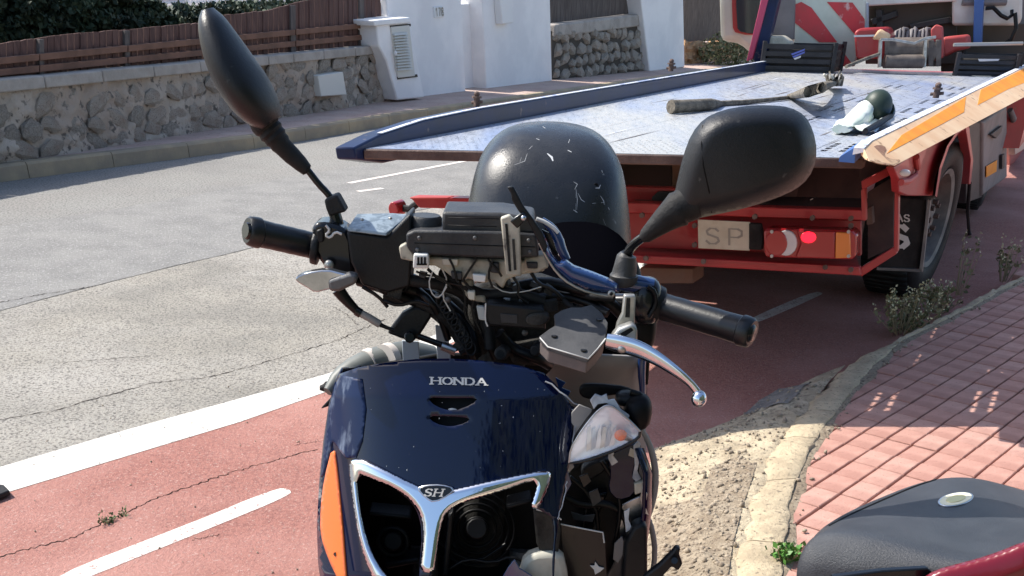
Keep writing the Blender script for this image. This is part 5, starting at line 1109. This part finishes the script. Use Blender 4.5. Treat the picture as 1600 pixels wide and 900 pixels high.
st('cover_arm', [(847,343),(862,356),(872,372),(878,392),(886,406)], 1.515, [4, 7, 8, 8, 6], 'blue_shiny', n=12); st('cover_edge', [(838,342),(852,347),(866,357),(872,364)], 1.51, 3, 'letter_white', n=8)
sp('cover_spike', [(792,292),(802,291),(809,304),(819,323),(833,342),(848,364),(856,386),(850,396),(838,372),(824,346),(810,330),(799,312),(799,304)], 1.488, .006, 'black_plastic', S, .002)
sp('cover_window', [(846,358),(862,366),(874,386),(876,402),(864,398),(855,380)], 1.53, .004, 'black_gloss', S, .001)
sp('spike_bracket', [(796,346),(817,331),(825,340),(808,358)], 1.484, .008, 'black_gloss', S, .002); sl('bracket_screw', (818,341), 1.482, 4, 3, 4, 'chrome_dull')
st('cover_tube', [(968,440),(990,443),(1020,448)], 1.54, [13, 14, 12], 'blue_shiny'); sl('cover_screw', (955,459), 1.49, 6, 4, 6, 'alloy_light'); sl('cover_screw', (955,459), 1.486, 3, 3, 3, 'socket_black')
# instrument cluster
cl = sp('instrument_cluster', [(634,366),(648,360),(790,362),(838,366),(842,402),(787,404),(645,398),(635,386)], 1.50, .10, 'cluster_grey', S, .003)
sp('cluster_back', [(691,331),(784,333),(835,341),(838,366),(691,364)], 1.508, .085, 'cluster_grey', cl, .004); st('cluster_drum', [(665,336,1.545),(665,340,1.545),(665,366,1.545)], 1.54, [22, 25, 25.5], 'cluster_grey', cl, 28, 40, rnd=0)
sp('cluster_tab', [(623,386),(634,380),(646,398),(647,409),(626,405)], 1.505, .02, 'beige_plastic', cl, .002)
sp('cluster_base', [(646,400),(700,403),(785,406),(846,408),(852,424),(812,430),(792,438),(786,452),(772,440),(748,444),(735,436),(712,438),(694,424),(680,416),(650,414)], 1.515, .05, 'beige_plastic', S, .003)
sp('cluster_base', [(720,440),(738,436),(742,460),(758,462),(760,474),(734,470),(724,458)], 1.53, .03, 'beige_plastic', S, .003); sp('cluster_base', [(820,404),(852,396),(858,418),(838,428),(820,424)], 1.512, .03, 'beige_plastic', S, .003)
wc_ = sp('connector', [(646,397),(669,398),(670,420),(645,420)], 1.49, .02, 'white_connector', S, .002)
for k in range(3): sp('connector_slot', [(652+k*5.2, 402), (655+k*5.2, 402), (655+k*5.2, 412), (652+k*5.2, 412)], 1.4885, .002, 'socket_black', wc_, 0)
sp('connector_slot', [(651,412),(667,412),(667,414.5),(651,414.5)], 1.4885, .002, 'socket_black', wc_, 0)
br = sp('support_bracket', [(782,341),(796,336),(803,344),(812,350),(815,432),(791,430)], 1.485, .012, 'beige_plastic', S, .002)
for q in ([(789,350),(793,350),(799,424),(795,424)], [(800,374),(804,374),(807,422),(803,422)]): sp('bracket_slot', q, 1.4838, .002, 'grime', br, 0)
for q in ([(702,404),(710,420),(714,440)], [(745,405),(732,424),(722,440)], [(762,405),(776,420),(784,432)], [(650,424),(664,430),(690,432),(706,450)], [(770,405),(762,430),(770,450)]): st('cluster_wire', q, 1.507, 1.8, 'wire_black', n=6)
st('white_wire', [(676,424),(669,444),(678,464),(688,464),(698,448)], 1.50, 1.1, 'wire_white', n=6)
for q in ([(700,352),(776,354)], [(648,380),(836,386)], [(700,340),(780,342)]):
    b = MB(); b.tube([at(x, y, 1.4995) for x, y in q], .0006, 5); b.build('moulding_line', 'socket_black', cl, smooth=0)
for x, y in [(655,372),(826,376),(828,394),(652,390),(742,372)]: sl('cluster_screw', (x, y), 1.499, 3.2, 2, 3.2, 'alloy_grey', cl)
for q, m_, w_ in [([(690,418),(700,440),(690,462),(704,486)], 'wire_white', 1.3), ([(716,440),(728,462),(724,490),(742,516)], 'wire_black', 1.6), ([(724,438),(742,460),(736,486),(752,520)], 'wire_black', 2.2), ([(770,446),(790,458),(820,456),(846,448)], 'wire_white', 1.0), ([(668,420),(690,440),(722,446)], 'wire_black', 2.6),
                  ([(800,430),(812,446),(808,462),(826,474)], 'wire_black', 2.4), ([(830,426),(842,444),(862,450),(880,466)], 'wire_black', 3), ([(600,470),(622,478),(650,470),(670,478)], 'wire_black', 3), ([(566,448),(590,462),(606,480)], 'wire_black', 3)]: st('loose_wire', [(x, y, 1.518) for x, y in q], 1.52, w_, m_, n=6)
for q, m_ in [([(704,424),(722,426),(722,438),(706,436)], 'cluster_grey'), ([(738,428),(760,430),(758,442),(740,440)], 'white_connector'), ([(690,404),(716,405),(715,416),(692,415)], 'ivory'), ([(764,410),(780,411),(780,428),(766,426)], 'cluster_grey'), ([(730,455),(742,456),(742,470),(732,468)], 'ivory'), ([(822,410),(840,410),(840,420),(824,420)], 'cluster_grey'), ([(655,425),(668,428),(664,436),(654,433)], 'cluster_grey')]: sp('plug', q, 1.508, .012, m_, S, .0015)
# tangle of hoses and castings under the cluster
rn = random.Random(14)
sp('steering_casting', [(740,446),(800,436),(862,440),(900,470),(892,520),(860,560),(760,566),(735,540),(728,490)], 1.59, .06, 'grime', S, .01, 1)
sp('steering_casting', [(640,440),(700,452),(745,500),(750,560),(722,556),(700,520),(660,486),(620,470)], 1.60, .04, 'grime', S, .01, 1)
for q, r_ in [([(590,446),(640,450),(690,470),(730,505),(744,556)], 10), ([(600,462),(650,468),(690,490),(716,520),(728,552)], 9), ([(640,438),(700,446),(744,470),(764,505),(766,545)], 9), ([(560,440),(600,452),(640,470),(668,478)], 7),
              ([(690,425),(730,450),(760,462),(800,455),(850,470)], 8), ([(800,450),(850,440),(900,450),(950,470),(980,500)], 9), ([(820,470),(860,462),(910,468),(950,490)], 7), ([(700,480),(722,506),(734,540),(740,575)], 7),
              ([(870,440),(910,462),(960,466)], 6), ([(780,520),(800,545),(840,560),(858,570)], 9), ([(655,455),(672,470),(690,500),(700,530)], 6), ([(748,470),(752,500),(760,530),(774,560)], 6), ([(880,470),(900,486),(935,480)], 5)]:
    st('control_hose', [(x, y, 1.545+rn.uniform(-.02, .03)) for x, y in q], 1.55, r_, 'wire_black' if rn.random() < .75 else 'black_rubber', n=10)
for k in range(30):
    x, y = rn.uniform(600, 860), rn.uniform(440, 550)
    if y > 440+(x-560)*1.1 or (x < 700 and y > 490): continue
    b = MB(); q = Matrix.Rotation(rn.uniform(-.6, .6), 3, 'Y')@Matrix.Rotation(rn.uniform(-.5, .5), 3, 'Z'); b.box(at(x, y, rn.uniform(1.53, 1.56)), rn.uniform(.008, .024), .012, rn.uniform(.006, .016), q); b.build('small_fitting', rn.choice(['black_plastic', 'grime', 'cluster_grey', 'grime']), S, bev=.001)
for x, y in [(592,448),(620,452),(628,446),(604,446),(684,462),(700,468),(820,520),(870,495)]: sl('bolt_head', (x, y), 1.53, 5, 4, 5, 'alloy_grey')
for q in range(9): 
    f = q/8; ringtube((690+46*f, 470+75*f), 1.53, 10, 1.6, 'black_rubber', 'hose_rib', S, .8)
sp('pale_bracket', [(744,478),(757,479),(760,502),(748,500)], 1.53, .01, 'white_connector', S, .002)
im = sp('ignition_module', [(758,476),(764,473),(850,483),(853,516),(764,509),(759,500)], 1.50, .05, 'black_plastic', S, .004); sp('module_label', [(782,490),(808,492),(809,506),(783,504)], 1.4985, .002, 'cluster_grey', im, .0005)
st('module_edge', [(759,474),(758,500),(762,510)], 1.499, 1.3, 'letter_white', im, 6); sp('module_clip', [(820,494),(846,488),(862,496),(850,510),(824,510)], 1.495, .02, 'grime', S, .004, 1)
for x, y, r_ in [(782,553,11),(836,548,9)]: st('tube_end', [(x, y, 1.50),(x+14, y-10, 1.57)], 1.5, [r_, r_+1], 'black_rubber', rnd=0, bev=.002); st('tube_bore', [(x, y, 1.4985),(x+.3, y, 1.503)], 1.5, r_*.55, 'socket_black', rnd=0)
sp('dark_bracket', [(790,540),(850,530),(858,560),(840,574),(800,570)], 1.56, .03, 'grime', S, .006)
# right master cylinder
LD = [(842,526),(858,514),(868,508),(866,492),(878,484),(892,480),(908,480),(924,476),(940,488),(950,504),(946,528),(934,544),(919,560),(886,550),(856,541)]
yy = lambda y: 1.40+.10*(560-y)/84.
mc = MB(); mc.prism([at(x, y, yy(y)) for x, y in LD], (0, 0, -.006)); mc = mc.build('fluid_reservoir_lid', 'lid_grey', S, bev=.001)
b = MB(); b.prism([at(886+(x-886)*.96, 520+(y-520)*.95, yy(y)+.002)+Vector((0, .001, -.0065)) for x, y in LD], (0, .002, -.017)); b.build('fluid_reservoir', 'body_grey', S, bev=.002)
st('lid_edge', [(844,528,1.40+.10*32/84),(856,542,1.42),(886,551,1.41),(919,561,1.398),(934,545,1.418),(946,529,1.437)], 1.4, 1.2, 'letter_white', mc, 6, rnd=0)
for x, y in ((912,548), (866,526), (936,500)): b = MB(); c = at(x, y, yy(y)); b.tube([c, c+up*.0015], .0042, 12); b.build('lid_screw', 'black_gloss', mc)
# silver bracket and lever
o = sp('lever_bracket', [(975,461),(993,462),(992,505),(986,528),(960,528),(964,506),(972,490)], 1.46, .012, 'alloy_light', S, .002); sp('bracket_slot', [(979,466),(985,466),(984,496),(977,496)], 1.4588, .002, 'grime', o, 0)
sp('lever_clamp', [(956,526),(966,514),(988,506),(996,514),(996,536),(976,546),(954,548)], 1.435, .02, 'alloy_light', S, .003); sp('clamp_recess', [(964,524),(986,512),(990,516),(974,528)], 1.434, .002, 'socket_black', S, 0)
b = MB(); pts = smoothpoly([(948,533,1.43,13),(972,538,1.425,16),(1000,546,1.42,15),(1030,562,1.41,12),(1060,583,1.40,9),(1080,600,1.395,6.5),(1089,612,1.393,7)], 2, False)
b.tube([at(x, y, Y) for x, y, Y, r in pts], [r*SPX*.94 for x, y, Y, r in pts], 18, sq=.6, up=(0, -.4, 1)); lv_ = b.build('brake_lever', 'chrome', S, smooth=60)
sl('lever_ball', (1092,623), 1.39, 13, 13, 14, 'chrome', lv_); sl('lever_pivot', (972,545), 1.42, 8, 6, 7, 'alloy_light')
# ---- top case, seat and rear body
TX = at(856, 300, 2.42).x; b = MB(); rr = []
RW = [(.955,.170,.155,0),(.985,.182,.165,0),(1.02,.184,.167,.0),(1.07,.177,.162,.006),(1.12,.168,.155,.012),(1.165,.158,.147,.02),(1.195,.147,.137,.03),(1.220,.130,.122,.042),(1.240,.106,.102,.054),(1.251,.080,.078,.06),(1.258,.045,.044,.064),(1.261,.005,.005,.066)]
for z, hw, hd, yo in RW:
    ex = .62; rr.append([Vector((TX+.002+hw*math.copysign(abs(math.cos(a))**ex, math.cos(a)), 2.42+yo+hd*math.copysign(abs(math.sin(a))**.7, math.sin(a)), z)) for a in [2*math.pi*k/64 for k in range(64)]])
b.rings(rr); tc = b.build('top_case', 'case_plastic', S, smooth=80, sub=1)
dep = bpy.context.evaluated_depsgraph_get(); dep.update(); tce = tc.evaluated_get(dep)
def ontc(x, y):
    d = ray(x, y).normalized(); o_ = CP-wloc(S); ok, loc, n, i = tce.ray_cast(o_, d); return (loc+wloc(S), n) if ok else None
def scr(pts, wd, m='scratch'):
    P = [ontc(*p) for p in pts]; P = [p for p in P if p]
    if len(P) < 2: return
    b = MB(); L_ = [];
    for i, (p, n) in enumerate(P):
        t_ = (P[min(i+1, len(P)-1)][0]-P[max(i-1, 0)][0]).normalized(); s_ = n.cross(t_).normalized(); w_ = wd*.0008*(.4 if i in (0, len(P)-1) else 1); L_.append([p+n*.0006+s_*w_, p+n*.0006-s_*w_])
    b.rings([L_[0]]+L_[1:], cap=False, closed=False) if False else b.grid(L_); b.build('scratch', m, tc, smooth=0)
for q, wd in [([(896,284),(902,288),(898,296)], .8), ([(900,296),(902,312),(901,328)], .6), ([(903,302),(908,312),(914,316)], .7), ([(925,318),(944,316)], .7), ([(938,306),(943,314),(944,320)], .9), ([(896,328),(902,332)], 1.6), ([(950,324),(952,328)], 1.5), ([(855,240),(862,246),(864,252)], 3.0), ([(887,235),(893,238)], 2.4), ([(838,217),(843,219)], 1.6), ([(804,258),(820,252),(824,240)], .5), ([(826,234),(832,228)], .6), ([(890,218),(888,224)], 1.0), ([(940,266),(941,270)], 1.4), ([(848,198),(852,201)], 1.5), ([(942,342),(946,352)], .5), ([(900,296),(899,332)], .4), ([(958,248),(959,252)], 1.2), ([(815,246),(812,254)], .4)]: scr(q, wd)
p, n = ontc(931, 289); b = MB(); b.ell(p, [Vector((.0048, 0, 0)), n*.001, Vector((0, 0, .0036))], 12, 6); b.build('hole', 'socket_black', tc); scr([(930,294),(936,294),(938,289)], 1.3)
b = MB(); b.ell(Vector((at(905,440,2.1).x, 2.10, 1.0)), [Vector((.118, 0, 0)), Vector((0, .27, 0)), Vector((0, 0, .122))], 28, 18, .8); b.build('seat', 'seat_vinyl', S, smooth=60)
sx = at(905,440,2.1).x
b = MB(); b.ell(Vector((sx-.01, 2.2, .80)), [Vector((.16, 0, 0)), Vector((0, .48, 0)), Vector((0, 0, .16))], 28, 18, .8); b.build('rear_body', 'blue_paint', S, smooth=60)
sp('seat_side', [(968,400),(986,396),(1000,420),(1012,470),(1018,540),(1008,640),(985,640),(975,500)], 1.9, .05, 'black_plastic', S, .01)
b = MB(); b.box(Vector((sx-.03, 1.85, .36)), .30, .50, .06); b.build('footboard', 'black_plastic', S, bev=.02); b = MB(); b.box(Vector((sx-.02, 2.3, .55)), .22, .5, .3); b.build('engine_cover', 'grime', S, bev=.05)
def swheel(c, r, wd, par):
    ax = Vector((1, .06, 0)).normalized(); fw = up.cross(ax).normalized(); mk = lambda prof: [[c+ax*a+(up*math.cos(2*math.pi*k/36)+fw*math.sin(2*math.pi*k/36))*q for k in range(36)] for a, q in prof]
    b = MB(); b.rings(mk([(-wd*.35, r*.72), (-wd*.5, r*.84), (-wd*.38, r*.95), (0, r), (wd*.38, r*.95), (wd*.5, r*.84), (wd*.35, r*.72)]), cap=False); ty = b.build('wheel', 'black_rubber', par, smooth=60)
    b = MB(); b.rings(mk([(-wd*.36, r*.73), (-wd*.3, r*.66), (wd*.3, r*.66), (wd*.36, r*.73)]), cap=False); b.rings(mk([(-.04, .03), (.04, .03)])); 
    rim = b.build('rim', 'alloy_grey', ty, smooth=40)
    for k in range(5):
        a = 2*math.pi*k/5; b = MB(); b.tube([c+(up*math.cos(a)+fw*math.sin(a))*.03, c+(up*math.cos(a)+fw*math.sin(a))*r*.68], [.014, .011], 8); b.build('spoke', 'alloy_grey', ty)
fxc = Vector((at(735,900,1.45).x, 1.50, .31)); swheel(fxc, .30, .10, S); swheel(Vector((sx+.01, 2.62, .31)), .30, .13, S)
b = MB(); rr = []
for k in range(11):
    a = R(-50+k*14); c = fxc+Vector((0, -math.sin(a)*.33, math.cos(a)*.33)); rr.append([c+Vector((math.cos(q)*.075, -math.sin(a)*math.sin(q)*.02, math.cos(a)*math.sin(q)*.02)) for q in [2*math.pi*j/14 for j in range(14)]])
b.rings(rr); b.build('front_mudguard', 'blue_paint', S, smooth=60)
for s_ in (-1, 1): b = MB(); b.tube([fxc+Vector((s_*.085, 0, 0)), fxc+Vector((s_*.08, .06, .42))], .022, 12); b.build('fork_leg', 'alloy_grey', S, smooth=60)
b = MB(); b.tube([fxc+Vector((0, .06, .40)), Vector((at(790,520,1.6).x, 1.62, 1.06))], [.045, .035], 14); b.build('steering_column', 'grime', S, smooth=60)
b = MB(); b.tube([Vector((sx+.12, 2.2, .40)), Vector((sx+.24, 2.1, .02))], .014, 8); b.build('side_stand', 'black_gloss', S, smooth=60)
# ================================================================== SECOND SCOOTER (lower right)
q0 = at(1450, 880, 1.25); P2 = thing('parked_scooter', 'second scooter, lower right corner, with a padded grey top and red tail', 'scooter', Vector((q0.x+.1, 1.15, .0)))
rows_ = [ # each row: px, py, depth; from the far underside over the top to the near side
 [(1262,905,1.42),(1282,850,1.46),(1330,810,1.50),(1390,780,1.53),(1440,760,1.55),(1480,752,1.56),(1530,752,1.56),(1600,774,1.55),(1700,800,1.54)],
 [(1250,872,1.36),(1268,832,1.41),(1318,798,1.47),(1376,773,1.50),(1432,750,1.52),(1478,741,1.53),(1528,741,1.53),(1600,762,1.52),(1700,790,1.50)],
 [(1256,866,1.33),(1276,828,1.37),(1330,800,1.42),(1388,781,1.45),(1440,764,1.46),(1486,756,1.46),(1540,758,1.46),(1610,782,1.44),(1700,806,1.42)],
 [(1262,856,1.30),(1290,822,1.32),(1350,812,1.34),(1405,808,1.35),(1450,806,1.35),(1500,806,1.34),(1560,812,1.32),(1620,826,1.30),(1700,842,1.28)],
 [(1262,850,1.28),(1284,823,1.28),(1350,823,1.27),(1410,832,1.26),(1465,842,1.25),(1512,856,1.24),(1555,862,1.22),(1620,846,1.22),(1700,850,1.20)],
 [(1256,852,1.27),(1274,832,1.26),(1340,836,1.24),(1400,846,1.22),(1460,858,1.20),(1515,868,1.19),(1560,872,1.18),(1620,862,1.17),(1700,866,1.16)],
 [(1246,870,1.26),(1262,862,1.24),(1330,876,1.21),(1390,884,1.19),(1450,888,1.17),(1510,880,1.16),(1560,878,1.15),(1620,876,1.14),(1700,880,1.12)],
 [(1240,905,1.25),(1254,910,1.23),(1320,918,1.20),(1390,922,1.18),(1450,922,1.17),(1510,915,1.16),(1560,910,1.15),(1620,905,1.14),(1700,905,1.12)],
 [(1244,960,1.26),(1258,975,1.24),(1320,985,1.21),(1390,990,1.19),(1450,990,1.18),(1510,985,1.17),(1560,980,1.16),(1620,975,1.15),(1700,975,1.13)]]
b = MB(); b.grid([[at(*p) for p in r_] for r_ in rows_]); cs = b.build('padded_case', 'seat_grey', P2, smooth=180, sub=3, solid=.004)
b = MB(); rr = []
for o_, dz in ((0, 0), (0, 1)): pass
TP = smoothpoly([(1440,904),(1462,890),(1500,880),(1530,872),(1560,862),(1600,846),(1650,836),(1700,850),(1700,960),(1440,960)], 1)
def tpY(x, y): q, d = nearest(x, y, TP); return at(x, y, 1.150-.0002*(x-1440)*.3-.02*min(1, math.sqrt(d)/40)**.5)
b = surfpatch(TP, [], 5, tpY); b.build('red_tail_panel', 'box_red', P2, smooth=60, solid=.01)
b = MB(); b.prism([at(x, y, 1.162) for x, y in [(1300,902),(1380,892),(1450,888),(1458,896),(1436,908),(1436,960),(1300,960)]], (0, .01, 0)); b.build('black_edge', 'black_gloss', P2, bev=.002)
# oval badge on top
dep.update(); bpy.context.view_layer.update(); cse = cs.evaluated_get(bpy.context.evaluated_depsgraph_get())
def oncs(x, y):
    ok, loc, n, i = cse.ray_cast(CP-wloc(P2), ray(x, y).normalized()); return (loc+wloc(P2), n if n.z > 0 else -n) if ok else (at(x, y, 1.4), up)
b = MB(); b.tube([oncs(x, y)[0]+up*.0005 for x, y in smoothpoly([(1296,822),(1325,806),(1376,783),(1430,760),(1462,750)], 2, False)], .0016, 8); b.build('welt_seam', 'black_rubber', P2, smooth=60)
def oval(sc, lift, m, nm, par):
    pts = []
    for k in range(32):
        a = 2*math.pi*k/32; x = 1493+28*sc*math.cos(a)+2*math.sin(a); y = 781-10.5*sc*math.sin(a)-3.5*sc*math.cos(a); p, n = oncs(x, y); pts.append(p+up*lift)
    b = MB(); b.prism(pts, up*.002); return b.build(nm, m, par, bev=.0006)
bg_ = oval(1, -.0005, 'chrome_dull', 'oval_badge', P2); oval(.9, .0000, 'badge_cream', 'badge_face', bg_); oval(.55, .0004, 'badge_gold', 'badge_emblem', bg_)
c = P2.location; b = MB(); b.prism([c+Vector(v) for v in [(-.12,.10,.55),(.35,.05,.55),(.35,.35,.55),(-.05,.35,.55)]], up*.25); b.build('tail_body', 'box_red', P2, bev=.03)
b = MB(); b.tube([c+Vector((.1, .2, .30)), c+Vector((.1, .2, .6))], .03, 10); b.build('shock_absorber', 'chrome_dull', P2); swheel(c+Vector((.15, .2, .28)), .26, .12, P2)

# ================================================================== NEAR SIDE OF THE STREET, unseen hedge added to darken reflections
t = thing('reflection_hedge', 'unseen tall hedge behind the viewpoint, added to darken reflections', 'hedge', (2.2, -5, 0)); rn = random.Random(40)
hp = [Vector((-.4, -9, 0)), Vector((.3, -6.5, 0)), Vector((1.5, -4.2, 0)), Vector((3.2, -1.8, 0)), Vector((4.6, 1.2, 0))]; hh = resamp(hp, 26)
b = MB(); rr = []
for i, p in enumerate(hh):
    tt = (hh[min(i+1, 25)]-hh[max(0, i-1)]).normalized(); n_ = Vector((tt.y, -tt.x, 0)); H_ = 5.2+noise.noise(p*.7)*1.2
    rr.append([p+n_*o_+up*z_*H_+Vector((noise.noise(p*2+up*z_*9), noise.noise(p*2.3+up*z_*8), 0))*.3 for o_, z_ in [(0, 0), (-.15, .3), (-.1, .6), (0, .85), (.3, 1), (.9, 1), (1.2, .8), (1.2, 0)]])
b.rings(rr); b.build('branches', 'leaf_dark', t, smooth=30)
b = MB()
for k in range(5000):
    p = rn.choice(hh); leaves(b, p+up*rn.uniform(.1, 5.2)+Vector((rn.uniform(-.4, .4), rn.uniform(-.3, .5), 0)), (.1, .1, .1), 1, .16, rn)
tag(b.build('foliage', 'leaf_dark', t, smooth=0), kind='stuff')

GROUPS = {'plastic_crate': 'black crates at the front of the truck deck', 'weed_clump': 'dry weeds along the near kerb', 'tall_weed': 'dry weeds along the near kerb', 'crack_weed': 'weeds in the lane crack', 'white_wall': 'white rendered walls across the street', 'stone_wall': 'stone walls across the street', 'house': 'white houses in the distance'}
for o in list(D.objects):
    k = o.name.split('.')[0]
    if o.parent is None and o.get('label') and k in GROUPS: o['group'] = GROUPS[k]
